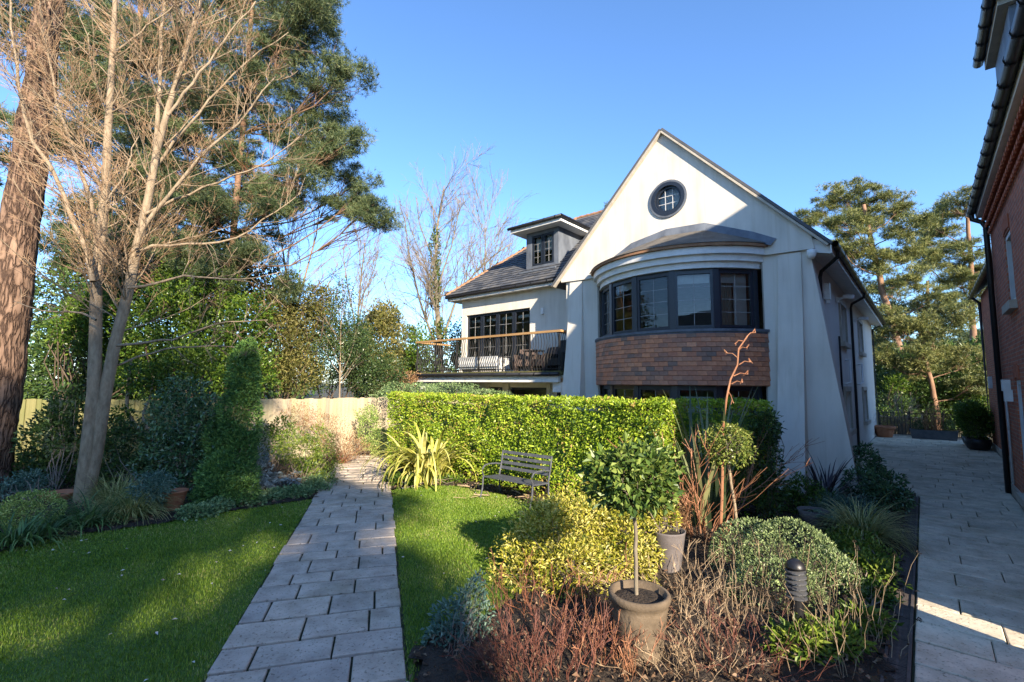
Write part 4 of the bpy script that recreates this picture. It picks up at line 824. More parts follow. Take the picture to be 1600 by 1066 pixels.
# ------------------------------------------------------------------ garden bench
bn = thing('garden_bench', 'grey painted metal bench with curled arms before the clipped hedge', 'bench', H2(-4.22, -4.98), HROT)
HL = .6
for z, y in ((.84, .315), (.74, .30), (.64, .28), (.54, .26)): q = MB(); q.bar((-HL, y, z), (HL, y, z), .012, .058, (0, .18, 1)); q.build('back_slat', M['bench'], bn)
for i in range(4): q = MB(); q.box(-HL, HL, -.24 + i * .115, -.24 + i * .115 + .105, .405 - i * .006, .42 - i * .006); q.build('seat_slat', M['bench'], bn)
for s_ in (-1, 1):
    x = s_ * (HL + .012)
    q = MB(); q.tube([(x, -.33, 0), (x, -.27, .2), (x, -.25, .41)], .017, 8); q.build('leg', M['bench'], bn); q = MB(); q.tube([(x, .27, 0), (x, .22, .2), (x, .22, .42), (x, .27, .6), (x, .325, .87)], .017, 8); q.build('leg', M['bench'], bn)
    q = MB(); q.tube([(x, .27, .60), (x, .1, .63), (x, -.12, .64), (x, -.22, .62), (x, -.275, .56), (x, -.28, .5), (x, -.25, .45), (x, -.24, .41)], .015, 8); q.build('arm', M['bench'], bn)
    q = MB(); q.tube([(x, -.25, .41), (x, .22, .385)], .014, 6); q.build('side_rail', M['bench'], bn)

# ------------------------------------------------------------------ bollard light
p = G(1247, 985); bo = thing('bollard_light', 'short black louvred bollard light among the dry stems', 'lamp', p)
q = MB().lathe([(.075, 0), (.075, .02), (.058, .03), (.058, .27)], (0, 0, 0), 18); q.build('post', M['black'], bo, smooth=False)
for i in range(6): q = MB().lathe([(.05, 0), (.088, .012), (.088, .022), (.05, .036)], (0, 0, .275 + i * .045), 18); q.build('louvre', M['louvre'], bo)
q = MB().lathe([(.085, 0), (.085, .015), (.07, .05), (.035, .075), (.005, .082)], (0, 0, .545), 18); q.build('cap', M['black'], bo, smooth=True)
q = MB().lathe([(.04, 0), (.04, .27)], (0, 0, .275), 12); q.build('diffuser', M['trim'], bo)

# ------------------------------------------------------------------ plant builders
def E_(px, py, rx, ry, Y, deep=None):
    c = W(px, py, Y); k = pxm(px, py, Y); return (c[0], c[1], c[2], rx * k, (deep if deep else rx * k * .8), ry * k)
def lumps(D, r, seed, amp=.2):
    q = np.random.default_rng(seed); s = np.zeros(len(D))
    for _ in range(6): s += np.sin(D @ (q.normal(size=3) * 4.2) + q.uniform(0, 6.3))
    return 1 + amp * s / 2.4
def blob(mb, ells, n, L, Wd, rng, shell=.55, up=.25, out=.7, amp=.2, fold=.25, flat_=None):
    ells = np.array(ells); a = (ells[:, 3] * ells[:, 5] + ells[:, 3] * ells[:, 4]) + 1e-6; k = rng.choice(len(ells), n, p=a / a.sum()); E = ells[k]
    D = rng.normal(size=(n, 3)); D /= np.linalg.norm(D, axis=1, keepdims=True)
    R = (shell + (1 - shell) * rng.random(n) ** .6) * lumps(D + k[:, None] * 1.7, 0, len(ells) * 7 + n % 97, amp)
    P = E[:, :3] + D * E[:, 3:] * R[:, None]; ok = P[:, 2] > .03; P, D = P[ok], D[ok]; n = len(P)
    dr = D * out + rng.normal(size=(n, 3)) * .6; dr[:, 2] += up
    mb.leaves(P, dr, L * rng.uniform(.65, 1.25, n), Wd * rng.uniform(.7, 1.2, n), rng, fold); return mb
def sticks(mb, base, tops, r0, rng, K=5, wig=.12, k=4):
    base = np.array(base, float); tops = np.array(tops); n = len(tops); t = np.linspace(0, 1, K)[None, :, None]
    b = base[None] if base.ndim == 1 else base
    P = b[:, None] * (1 - t) + tops[:, None] * t; Ln = np.linalg.norm(tops - b, axis=1)[:, None, None]
    P = P + rng.normal(size=(n, K, 3)) * wig * Ln * np.sin(np.pi * t * .9) * .5
    R = np.broadcast_to(np.linspace(1, .35, K)[None] * np.broadcast_to(r0, n)[:, None], (n, K)); mb.tubes(P, R, k); return mb
SEED = [100]
def shrub(name, label, base, ells, n, L, Wd, mat, cat='shrub', group=None, stem='greytwig', ns=14, sr=.012, shell=.5, up=.25, out=.7, amp=.2, fold=.25, part='foliage'):
    SEED[0] += 1; rng = np.random.default_rng(SEED[0]); b = np.array(base, float); b[2] = 0
    t = thing(name, label, cat, b, 0, group); blob(MB(), ells, n, L, Wd, rng, shell, up, out, amp, fold).build(part, M[mat], t, world=True)
    e = np.array(ells); k = rng.choice(len(e), ns); D = rng.normal(size=(ns, 3)); D /= np.linalg.norm(D, axis=1, keepdims=True); tops = e[k, :3] + D * e[k, 3:] * .75; tops[:, 2] = np.maximum(tops[:, 2], .1)
    sb = np.tile(b, (ns, 1)); sb[:, :2] += rng.normal(size=(ns, 2)) * .06; sticks(MB(), sb, tops, sr, rng).build('stem', M[stem], t, world=True); return t
def grow(P, R, n, t0, t1, lr, ang, up, wig, rng, K=5, rr=.55, rend=.3, rmin=.0018, rmax=9., lmax=9.):
    m, K0, _ = P.shape; ln = np.linalg.norm(P[:, 1:] - P[:, :-1], axis=2).sum(1); i = rng.choice(m, n, p=ln / ln.sum())
    t = rng.uniform(t0, t1, n); x = t * (K0 - 1); j = np.minimum(x.astype(int), K0 - 2); fr = (x - j)[:, None]
    st = P[i, j] * (1 - fr) + P[i, j + 1] * fr; tg = P[i, j + 1] - P[i, j]; tg /= np.linalg.norm(tg, axis=1, keepdims=True) + 1e-9
    rd = (R[i, j] * (1 - fr[:, 0]) + R[i, j + 1] * fr[:, 0]); v = rng.normal(size=(n, 3)); v -= tg * (v * tg).sum(1, keepdims=True); v /= np.linalg.norm(v, axis=1, keepdims=True)
    a = ang * rng.uniform(.65, 1.3, n)[:, None]; d = tg * np.cos(a) + v * np.sin(a); d[:, 2] += up; d /= np.linalg.norm(d, axis=1, keepdims=True)
    L = ln[i] * lr * (1.15 - .6 * t) * rng.uniform(.5, 1.35, n); L = np.minimum(L, lmax * rng.uniform(.6, 1, n)); q = np.empty((n, K, 3)); q[:, 0] = st
    for k in range(1, K):
        d = d + rng.normal(size=(n, 3)) * wig; d[:, 2] += up * .15; d /= np.linalg.norm(d, axis=1, keepdims=True); q[:, k] = q[:, k - 1] + d * (L / (K - 1))[:, None]
    r0 = np.minimum(np.maximum(rd * rr, rmin * 1.6), rmax); Rn = r0[:, None] * np.linspace(1, rend, K)[None]; return q, np.maximum(Rn, rmin)
def resample(pts, K):
    pts = np.array(pts, float); s = np.concatenate([[0], np.cumsum(np.linalg.norm(np.diff(pts, axis=0), axis=1))]); u = np.linspace(0, s[-1], K)
    return np.stack([np.interp(u, s, pts[:, i]) for i in range(3)], 1)
def tufts(mb, P, up, m, L, wd, rng):
    """brushes of needles"""
    n = len(P); b = np.repeat(P, m, 0); u = np.repeat(up, m, 0); d = u * .55 + rng.normal(size=(n * m, 3)) * .62; d /= np.linalg.norm(d, axis=1, keepdims=True)
    s = np.cross(d, rng.normal(size=(n * m, 3))); s /= np.linalg.norm(s, axis=1, keepdims=True) + 1e-9; ln = L * rng.uniform(.6, 1.2, (n * m, 1)); b0 = b + d * ln * .08
    V = np.stack([b0 - s * wd * .5, b0 + s * wd * .5, b + d * ln], 1).reshape(-1, 3); return mb.add(V, np.arange(len(V)).reshape(-1, 3))
def pads(clumps, npad, rng, rp=.45):
    """clumps: (x,y,z,r) -> flattened pads of foliage scattered through each"""
    out = []
    for (x, y, z, r) in clumps:
        k = max(2, int(npad * (r / 1.0) ** 1.6))
        for _ in range(k):
            d = rng.normal(size=3); d /= np.linalg.norm(d); q = r * rng.random() ** .45; p = np.array([x, y, z]) + d * q * np.array([1, 1, .75]); s = rp * rng.uniform(.5, 1.5); out.append((*p, s, s, s * rng.uniform(.35, .7)))
    return np.array(out)
def pine(name, label, trunk, tr0, clumps, npad=9, per=46, m=8, L=.16, wd=.012, rp=.5, seed=0, mat='needle', limb='pinelimb', bark='pinebark', limbs=True, group=None, k=14):
    rng = np.random.default_rng(seed); tp = resample(trunk, 16); t = thing(name, label, 'tree', (tp[0][0], tp[0][1], 0), 0, group)
    rad = tr0 * np.linspace(1, .42, 16); rad[0] *= 1.18; q = MB(); wob = tp + rng.normal(size=tp.shape) * tr0 * .07
    if k > 20:
        KK = 260; tq = resample(wob, KK); kk = 64; q.tubes(tq, np.interp(np.linspace(0, 1, KK), np.linspace(0, 1, 16), rad), kk); V = q.v[0].reshape(KK, kk, 3); c_ = tq[:, None]
        nz_ = np.zeros((KK, kk)); ii_, jj_ = np.meshgrid(np.arange(KK), np.arange(kk), indexing='ij')
        for _ in range(14): fa, fb = rng.uniform(.1, .9), rng.integers(3, 15); nz_ += np.abs(np.sin(ii_ * fa * .35 + rng.uniform(0, 6)+ 1.1 * np.sin(ii_ * .13 + _)) * np.sin(jj_ * 2 * math.pi * fb / kk + rng.uniform(0, 6) + .8 * np.sin(ii_ * .09 + _)))
        nz_ = (nz_ - nz_.mean()) / nz_.std(); q.v[0] = (c_ + (V - c_) * (1 + .028 * np.clip(nz_, -2.2, 1.2) + rng.normal(size=nz_.shape) * .008)[:, :, None]).reshape(-1, 3)
    else: q.tubes(wob, rad, k)
    q.build('trunk', M[bark], t, smooth=True, world=True)
    cl = np.array(clumps, float); pd = pads(cl, npad, rng, rp); n = len(pd)
    if limbs:
        paths = []; rads = []
        cl = cl[cl[:, 3] > .6] if (cl[:, 3] > .6).sum() > 3 and k < 20 and len(cl) > 30 else cl
        for c in cl:
            dz = tp[:, 2] - (c[2] - .55 * np.linalg.norm(tp[:, :2] - c[:2], axis=1)); i = int(np.argmin(np.abs(dz))); i = max(4, min(14, i)); s = wob[i]
            mid = (s * .5 + c[:3] * .5) + np.array([0, 0, -.12 * np.linalg.norm(c[:3] - s)]) + rng.normal(size=3) * .15
            paths.append(resample([s, mid, c[:3]], 6)); rads.append(np.linspace(max(.03, rad[i] * .3), .014, 6))
        paths = np.array(paths) + rng.normal(size=(len(paths), 6, 3)) * .05 * np.array([0, 1, 1, 1, 1, 0])[None, :, None]; paths[:, 0] -= rng.normal(size=(len(paths), 3)) * .0; q = MB(); q.tubes(paths, np.array(rads), 6)
        near = ((pd[:, None, :3] - cl[None, :, :3]) ** 2).sum(2).argmin(1); fr = rng.uniform(.55, 1, n); ii = (fr * 5).astype(int); st = paths[near, ii]
        sticks(q, st, pd[:, :3], .016, rng, 4, .1, 3); q.build('limbs', M[limb], t, world=True)
    idx = np.repeat(np.arange(n), per); D = rng.normal(size=(len(idx), 3)); D /= np.linalg.norm(D, axis=1, keepdims=True); P = pd[idx, :3] + D * pd[idx, 3:] * (rng.random((len(idx), 1)) ** .5)
    U = D * .8; U[:, 2] += .75; U /= np.linalg.norm(U, axis=1, keepdims=True)
    tufts(MB(), P, U, m, L, wd, rng).build('crown', M[mat], t, world=True); return t
def CP(px, py, rpx, Y, rng=None, jit=0): c = W(px, py, Y); return (c[0], c[1] + (rng.uniform(-jit, jit) if rng is not None else 0), c[2], rpx * pxm(px, py, Y))

# ------------------------------------------------------------------ unseen brick house and pines, placed behind the photographer to shade the lawn
SQ = lambda q_, s_, z=0: np.array([SUY * q_ - SUX * s_, SUX * q_ + SUY * s_, z])
sh = thing('brick_house', 'unseen red brick house behind the photographer, roofline set to shade the lawn', 'house', SQ(-4.6, -10), math.atan2(SUX, SUY))
q = MB(); q.box(-6, 5.95, -6, 0, .2, 5.25); q.add([(5.95, 0, 5.25), (5.95, -3, 7.75), (5.95, -6, 5.25)], [(0, 1, 2)]); q.add([(-6, 0, 5.25), (-6, -3, 7.75), (-6, -6, 5.25)], [(0, 1, 2)]); q.build('wall', M['brickA'], sh)
q = MB(); q.add([(-6.1, .3, 5.05), (6.0, .3, 5.05), (6.0, -3, 7.8), (-6.1, -3, 7.8), (6.0, -6.3, 5.05), (-6.1, -6.3, 5.05)], [(0, 1, 2, 3), (3, 2, 4, 5)]); q.build('roof', M['slate'], sh); q = MB(); q.box(-6.05, 6, -6.05, .05, 0, .198); q.build('plinth', M['stone'], sh)
for x in (-4, -1, 2, 4.6):
    for z in (.9, 3.2): window(sh, (x + .9, .02), (x, .02), z, z + 1.3, 2, 3, .08, .05, mat='bar')
rs = np.random.default_rng(77)
for i, (qq, ss) in enumerate(((-6.9, -21.5), (-4.2, -22), (-1.6, -22), (.55, -22))):  # added unseen pines, crown heights chosen to dapple lawn and path
    b = SQ(qq, ss); cl = [(*(SQ(qq + (rs.uniform(-1.7, 1.7) if i < 2 else rs.uniform(-1.5, .6) if i == 2 else rs.uniform(-.5, .5)), ss + rs.uniform(-1.5, 1.5))[:2]), z, rs.uniform(1.2, 1.6) * (1 if i < 3 else .62)) for z in (np.linspace(12.9, 16.3, 12) if i < 3 else np.linspace(10.9, 13.4, 9))]
    pine('pine_tree', 'tall unseen pine tree added behind the photographer for shade, %s of four' % ('first', 'second', 'third', 'fourth')[i], [b, b + (0, 0, 9), b + (.2, 0, 16)], .28, cl, 6 if i < 3 else 16, 34, 5, .34, .06, .7 if i < 3 else .5, 300 + i, group='pines added for shade behind the photographer')

# ------------------------------------------------------------------ left: great pine trunk, bare tree, dark pines
r1 = np.random.default_rng(21)
cl = [(-10.6, 10.5, 12.5, 1.6), (-8.8, 11.3, 13.2, 1.6), (-11.8, 9, 12.2, 1.6), (-9.8, 8.8, 14, 1.5), (-10, 10, 15, 1.8)] 
pine('pine_tree', 'thick scaly pine trunk at the left edge', [(-10.72, 9.8, -.05), (-10.62, 9.8, 1.2), (-10.5, 9.8, 4), (-10.36, 9.8, 8), (-10.3, 9.8, 14.5)], .40, cl, 6, 40, 7, .18, .02, .5, 31, k=26)
tp = [CP(*p, 15.5, r1, 1.2) for p in ((250, 60, 70), (330, 90, 75), (420, 60, 75), (500, 50, 60), (540, 110, 32), (480, 130, 60), (400, 160, 70), (300, 200, 75), (220, 180, 70), (520, 200, 42), (555, 240, 28), (470, 230, 50), (380, 280, 70), (280, 310, 70), (180, 300, 60), (120, 120, 70), (120, 220, 60), (440, 330, 40), (535, 295, 30), (575, 335, 28), (605, 345, 14), (390, 380, 45), (310, 400, 60), (430, 400, 28), (200, 400, 55), (120, 390, 45), (60, 200, 50), (480, -20, 60), (380, -20, 70), (250, -30, 70), (440, 190, 45), (345, 340, 60), (250, 380, 60), (430, 290, 45), (350, 230, 60), (260, 260, 60), (490, 290, 30), (360, 430, 50), (440, 440, 30), (470, 90, 50), (530, 150, 30), (505, 20, 45), (545, 265, 32), (558, 302, 28), (590, 340, 22), (505, 250, 40), (515, 310, 30))]
pine('pine_tree', 'large dark pine behind the bare tree reaching over the blue sky', [W(352, 640, 15.5) * np.array([1, 1, 0]), W(356, 560, 15.5), W(366, 350, 15.5), W(388, 100, 15.5), W(400, -90, 15.5)], .13, tp, 21, 46, 10, .19, .015, .42, 32, bark='pinetrunk')
tp = [CP(*p, 19, r1, 1.5) for p in ((80, 60, 80), (160, 20, 80), (40, 250, 70), (150, 150, 80), (110, 330, 70), (210, 260, 70), (250, 120, 80), (340, 170, 60), (330, 20, 70), (170, 400, 60), (280, 400, 60), (350, 330, 50))]
pine('pine_tree', 'dense pine filling the corner behind the thick trunk', [W(190, 660, 19) * np.array([1, 1, 0]), W(194, 560, 19), W(205, 300, 19), W(220, 0, 19), W(226, -100, 19)], .17, tp, 14, 40, 8, .26, .028, .55, 33, bark='pinetrunk')
def bare(name, label, stems, levels, seed, bark, twigm, cat='tree', K=12, group=None, ksides=7, fine=None):
    rng = np.random.default_rng(seed); b = np.array(stems[0][0][0], float); b[2] = 0; t = thing(name, label, cat, b, 0, group)
    P = np.array([resample(s[0], K) for s in stems]); R = np.array([np.linspace(s[1], s[2], K) for s in stems]); P[:, 1:] += rng.normal(size=P[:, 1:].shape) * .012
    q = MB(); q.tubes(P, R, ksides + 3); q.build('trunk', M[bark], t, smooth=True, world=True); q = MB(); ends = None; first = True
    for lv in levels:
        P, R = grow(P, R, rng=rng, **lv)
        if first: MB().tubes(P, R, 5).build('limbs', M[bark], t, smooth=True, world=True); first = False
        elif lv is levels[-1] and fine: MB().tubes(P, R, 3).build('fine_twigs', M[fine], t, world=True)
        else: q.tubes(P, R, 3)
    q.build('twigs', M[twigm], t, world=True); return t, P
Yb = 8.65
Z = lambda pts, Y: [W(a, b, Y + (i * .04)) for i, (a, b) in enumerate(pts)]
base0 = G(126, 788)
st = [([base0 + (0, 0, -.02), *Z([(139, 700), (149, 600), (151, 500), (153, 420), (168, 230), (176, 60), (182, -80)], Yb)], .125, .032),
      ([base0 + (.06, .02, -.02), *Z([(152, 690), (170, 590), (200, 450), (222, 350), (243, 250), (275, 130), (325, -40)], Yb + .05)], .12, .028),
      (Z([(145, 440), (135, 396), (85, 270), (58, 234), (36, 171), (20, 60), (15, -40)], Yb - .3), .045, .015),
      (Z([(154, 400), (144, 315), (117, 243), (90, 166), (70, 60), (60, -30)], Yb + .3), .038, .012),
      (Z([(212, 390), (225, 351), (279, 288), (333, 225), (375, 190), (430, 120)], Yb - .2), .04, .010),
      (Z([(240, 255), (250, 150), (252, 50), (262, -60)], Yb + .2), .045, .02),
      (Z([(200, 450), (215, 450), (279, 432), (383, 437), (440, 425)], Yb - .3), .026, .006),
      (Z([(214, 395), (240, 386), (288, 382), (360, 378), (428, 333), (470, 300)], Yb - .1), .03, .007),
      (Z([(182, 540), (215, 535), (270, 530), (340, 505), (420, 500)], Yb - .5), .026, .006),
      (Z([(175, 575), (205, 560), (260, 545), (330, 540), (410, 545)], Yb + .2), .022, .006),
      (Z([(150, 500), (120, 488), (70, 488), (20, 470)], Yb - .4), .022, .006),
      (Z([(160, 330), (200, 260), (215, 210)], Yb - .3), .02, .008),
      (Z([(175, 90), (230, 40), (300, -10)], Yb - .3), .02, .008), (Z([(238, 268), (300, 190), (370, 110), (450, 50)], Yb + .3), .03, .008), (Z([(226, 335), (300, 300), (400, 262), (470, 215)], Yb + .1), .028, .007), (Z([(262, 180), (330, 90), (400, 0)], Yb - .2), .028, .01)]
lv = [dict(n=330, t0=.28, t1=.98, lr=.34, ang=.95, up=.14, wig=.10, rr=.3, rend=.3, rmin=.004, K=8, rmax=.014, lmax=2.4), dict(n=2500, t0=.12, t1=.98, lr=.42, ang=.6, up=.08, wig=.13, rr=.6, rmin=.0028, K=5, rmax=.007), dict(n=8000, t0=.2, t1=1, lr=.5, ang=.6, up=.06, wig=.12, rr=.6, rmin=.0022, K=4)]
bare('bare_tree', 'leafless pale barked multi stem tree in the left bed', st, lv, 41, 'greybark', 'twig', fine='twig_fine')
# reddish outer twigs sweep of a second leafless tree beyond the fence
b2 = W(450, 640, 17) * np.array([1, 1, 0])
st = [([b2, *Z([(452, 560), (455, 480), (440, 380), (420, 280)], 17)], .06, .015), (Z([(454, 520), (480, 420), (500, 340), (490, 260)], 17), .04, .01), (Z([(454, 540), (500, 470), (530, 410)], 17), .03, .01), (Z([(452, 500), (400, 430), (360, 380)], 17), .03, .01)]
bare('bare_tree', 'russet twiggy leafless tree behind the fence left of the gap of sky', st, [dict(n=40, t0=.2, t1=1, lr=.45, ang=.6, up=.2, wig=.12, rr=.5, rmin=.006), dict(n=400, t0=.2, t1=1, lr=.5, ang=.6, up=.1, wig=.14, rr=.55, rmin=.004), dict(n=900, t0=.2, t1=1, lr=.5, ang=.6, up=.05, wig=.14, rr=.6, rmin=.003)], 42, 'twig', 'twig_red', K=8)
# middle distance: leafless ivy tree, birch, sapling, small tree behind the roof
Yt = 24
st = [([W(690, 640, Yt) * np.array([1, 1, 0]), *Z([(690, 600), (686, 520), (680, 430), (684, 350), (694, 290)], Yt)], .2, .03), (Z([(688, 560), (655, 470), (640, 400), (632, 340)], Yt), .075, .02), (Z([(687, 540), (720, 450), (770, 400), (800, 380)], Yt), .075, .02), (Z([(684, 600), (640, 560), (590, 500), (560, 470)], Yt), .065, .014), (Z([(684, 450), (710, 370), (720, 310)], Yt), .05, .014), (Z([(682, 420), (655, 350), (650, 310)], Yt), .045, .014), (Z([(688, 580), (620, 500), (600, 440)], Yt), .05, .014)]
tv, _ = bare('bare_tree', 'leafless tree with ivy climbed trunk left of the balcony', st, [dict(n=130, t0=.25, t1=1, lr=.36, ang=.65, up=.2, wig=.14, rr=.45, rmin=.009, K=6, rmax=.03), dict(n=1100, t0=.2, t1=1, lr=.5, ang=.6, up=.12, wig=.15, rr=.55, rmin=.0055), dict(n=2600, t0=.2, t1=1, lr=.5, ang=.6, up=.1, wig=.15, rr=.6, rmin=.004, K=4)], 43, 'oldbark', 'greytwig')
ri = np.random.default_rng(9); q = MB(); blob(q, [E_(688, 600, 18, 40, Yt, .5), E_(684, 530, 13, 40, Yt, .45), E_(680, 450, 10, 45, Yt, .4), E_(680, 390, 8, 35, Yt, .3), E_(640, 520, 10, 14, Yt, .3), E_(720, 560, 12, 25, Yt, .4)], 4200, .11, .10, ri, .4).build('ivy', M['ivy'], tv, world=True)
st = [([W(556, 640, 27) * np.array([1, 1, 0]), *Z([(556, 560), (560, 480), (566, 420), (570, 380)], 27)], .10, .02), (Z([(557, 520), (540, 430), (535, 380)], 27), .05, .012), (Z([(560, 480), (585, 420), (592, 385)], 27), .04, .012)]
bare('birch_tree', 'slender leafless birch in the gap of sky', st, [dict(n=50, t0=.25, t1=1, lr=.4, ang=.45, up=.3, wig=.1, rr=.5, rmin=.009), dict(n=450, t0=.2, t1=1, lr=.5, ang=.5, up=.2, wig=.12, rr=.55, rmin=.006), dict(n=500, t0=.2, t1=1, lr=.5, ang=.5, up=.1, wig=.12, rr=.55, rmin=.005, K=4)], 44, 'oldbark', 'greytwig')
st = [([W(757, 640, 32) * np.array([1, 1, 0]), *Z([(757, 560), (756, 450), (758, 380), (760, 345)], 32)], .12, .02), (Z([(757, 470), (740, 400), (735, 365)], 32), .05, .015), (Z([(757, 450), (775, 390), (782, 355)], 32), .05, .015)]
bare('bare_tree', 'faint leafless tree rising behind the slate roof left of the dormer', st, [dict(n=50, t0=.25, t1=1, lr=.4, ang=.5, up=.3, wig=.1, rr=.5, rmin=.010), dict(n=450, t0=.2, t1=1, lr=.5, ang=.5, up=.2, wig=.12, rr=.55, rmin=.007), dict(n=500, t0=.2, t1=1, lr=.5, ang=.5, up=.1, wig=.12, rr=.55, rmin=.006, K=4)], 45, 'oldbark', 'greytwig')
st = [([W(531, 640, 16.5) * np.array([1, 1, 0]), *Z([(531, 600), (532, 540), (534, 480), (536, 440)], 16.5)], .035, .01)]
ho, _ = bare('holly_sapling', 'thin pale stemmed holly sapling above the end of the fence', st, [dict(n=16, t0=.3, t1=1, lr=.28, ang=.9, up=.3, wig=.1, rr=.5, rmin=.004), dict(n=60, t0=.2, t1=1, lr=.5, ang=.6, up=.1, wig=.1, rr=.5, rmin=.003)], 46, 'greybark', 'greytwig', cat='sapling', K=8)
blob(MB(), [E_(530, 490, 26, 38, 16.5), E_(540, 455, 18, 22, 16.5), E_(515, 540, 34, 34, 16.5), E_(556, 535, 26, 40, 16.5)], 2600, .08, .045, ri, .2).build('foliage', M['holly'], ho, world=True)
# evergreen mass behind the fence
def bush(label, px, py, ells, Y, n, L, Wd, mat, group='evergreen bushes behind the fence', **k):
    return shrub('evergreen_bush', label, W(px, py, Y), [E_(*e, Y + (i % 3 - 1) * .5) for i, e in enumerate(ells)], n, L, Wd, mat, 'bush', group, stem='darkstem', ns=18, sr=.03, **k)
bush('dark bush between the thick pine trunk and the bare tree', 110, 640, [(110, 560, 50, 70), (85, 480, 45, 60), (150, 620, 60, 40), (70, 600, 50, 60), (150, 500, 40, 60)], 14.5, 12000, .14, .06, 'rhodo')
bush('bright green lit bush high beside the pale stems', 120, 640, [(120, 520, 40, 35), (150, 480, 35, 30), (190, 560, 30, 50), (110, 490, 25, 20)], 13.8, 2600, .12, .06, 'laurel', shell=.3)
bush('large sunlit laurel behind the columnar conifer', 300, 640, [(260, 500, 60, 60), (320, 470, 60, 50), (250, 580, 55, 50), (330, 560, 60, 60), (380, 500, 50, 50), (290, 430, 45, 30), (390, 580, 45, 45)], 14.6, 14000, .13, .06, 'laurel', shell=.35)
bush('tall dark evergreen behind the laurel', 260, 640, [(230, 430, 80, 70), (330, 420, 70, 60), (150, 420, 60, 60), (250, 520, 130, 90), (420, 480, 50, 60)], 17.5, 20000, .2, .09, 'rhodo')
bush('yellow green loose bush above the fence', 440, 640, [(430, 540, 45, 60), (460, 580, 45, 40), (480, 510, 45, 45), (420, 480, 35, 35), (500, 470, 30, 30)], 16.6, 15000, .10, .05, 'olive', shell=.25)
bush('olive green rounded bush above the sunlit fence', 520, 640, [(510, 565, 55, 50), (560, 570, 50, 50), (495, 510, 40, 45), (600, 590, 45, 35), (545, 530, 40, 40)], 18.5, 21000, .08, .045, 'holly', shell=.3)
bush('bushy olive conifer under the leafless ivy tree', 600, 640, [(590, 540, 42, 52), (600, 498, 26, 28), (625, 575, 38, 36), (575, 590, 36, 36), (560, 540, 26, 40)], 22, 15000, .17, .07, 'olive', shell=.3)
bush('reddish brown low bush left of the balcony end', 630, 640, [(632, 592, 22, 14), (612, 600, 18, 12)], 19, 1500, .08, .04, 'brownbush')
bush('dark ivy bush beside the balcony end', 655, 640, [(655, 550, 20, 45), (668, 590, 24, 30), (640, 575, 20, 30), (720, 540, 25, 40)], 21.5, 5000, .12, .07, 'laurel', shell=.3)
bush('low rounded privet behind the clipped hedge', 650, 640, [(640, 612, 50, 14), (700, 612, 50, 14), (760, 616, 40, 8)], 15.2, 5000, .06, .03, 'cover')
# a wood far behind everything
q = MB(); rw_ = np.random.default_rng(12); el = []
for i in range(90):
    a = rw_.uniform(-1.1, 1.15); dd = rw_.uniform(60, 85); hh = rw_.uniform(3, 6.5); el.append((dd * math.sin(a), dd * math.cos(a), hh * .5, 4.5, 3, hh))
blob(q, el, 26000, .8, .5, rw_, .5); o = q.build('far_wood', M['rhodo'], kind='stuff'); tag(o, 'far off wood closing the view behind the garden', 'wood')

# ------------------------------------------------------------------ right: tall pines and the dark shrubs under them
rp_ = np.random.default_rng(50)
Ya = 29
A = [CP(*p, Ya, rp_, 1.5) for p in ((1330, 300, 34), (1375, 305, 36), (1415, 325, 26), (1290, 325, 26), (1305, 355, 30), (1350, 345, 40), (1395, 365, 32), (1330, 390, 36), (1375, 410, 38), (1405, 440, 30), (1350, 440, 34), (1300, 390, 24), (1415, 400, 22), (1435, 470, 26))]
pine('pine_tree', 'broad crowned pine rising just behind the white house eaves', [W(1424, 640, Ya) * np.array([1, 1, 0]), W(1420, 600, Ya), W(1398, 520, Ya), W(1378, 450, Ya), W(1362, 380, Ya), W(1350, 320, Ya)], .25, A, 14, 46, 8, .26, .026, .48, 61, bark='pinetrunk', mat='needle_r', group='pines beyond the drive')
Yb_ = 34
B = [CP(*p, Yb_, rp_, 1.5) for p in ((1480, 325, 30), (1520, 320, 26), (1455, 345, 24), (1500, 355, 34), (1540, 370, 24), (1460, 385, 30), (1440, 415, 26), (1495, 400, 34), (1540, 420, 30), (1470, 440, 30), (1510, 460, 26), (1545, 480, 24))]
pine('pine_tree', 'tall pine with forked orange trunk beside the brick house', [W(1526, 650, Yb_) * np.array([1, 1, 0]), W(1525, 600, Yb_), W(1519, 500, Yb_), W(1517, 400, Yb_), W(1510, 320, Yb_)], .25, B, 11, 44, 8, .3, .03, .52, 62, 'needle_r', bark='pinetrunk', group='pines beyond the drive')
Yc = 24
C_ = [CP(*p, Yc, rp_, 1.0) for p in ((1400, 520, 34), (1440, 510, 34), (1470, 540, 30), (1420, 560, 30), (1390, 560, 24), (1475, 500, 26), (1510, 560, 28), (1450, 575, 30), (1395, 490, 22), (1500, 600, 24), (1545, 590, 24))]
pine('pine_tree', 'shorter pine with leaning red trunk in the middle of the gap', [W(1466, 665, Yc) * np.array([1, 1, 0]), W(1464, 650, Yc), W(1456, 600, Yc), W(1445, 560, Yc), W(1436, 500, Yc)], .14, C_, 17, 46, 7, .2, .028, .42, 63, 'needle_r', bark='pinetrunk', group='pines beyond the drive')
Yd = 40
D_ = [CP(*p, Yd, rp_, 2) for p in ((1400, 500, 36), (1450, 490, 36), (1510, 540, 36), (1550, 550, 30), (1380, 540, 36), (1440, 550, 46), (1490, 580, 45), (1410, 450, 26))]
pine('pine_tree', 'further pine filling the gap behind the others', [W(1440, 660, Yd) * np.array([1, 1, 0]), W(1440, 600, Yd), W(1446, 500, Yd), W(1450, 440, Yd)], .25, D_, 10, 46, 7, .34, .05, .75, 64, bark='pinetrunk', mat='needle', group='pines beyond the drive')
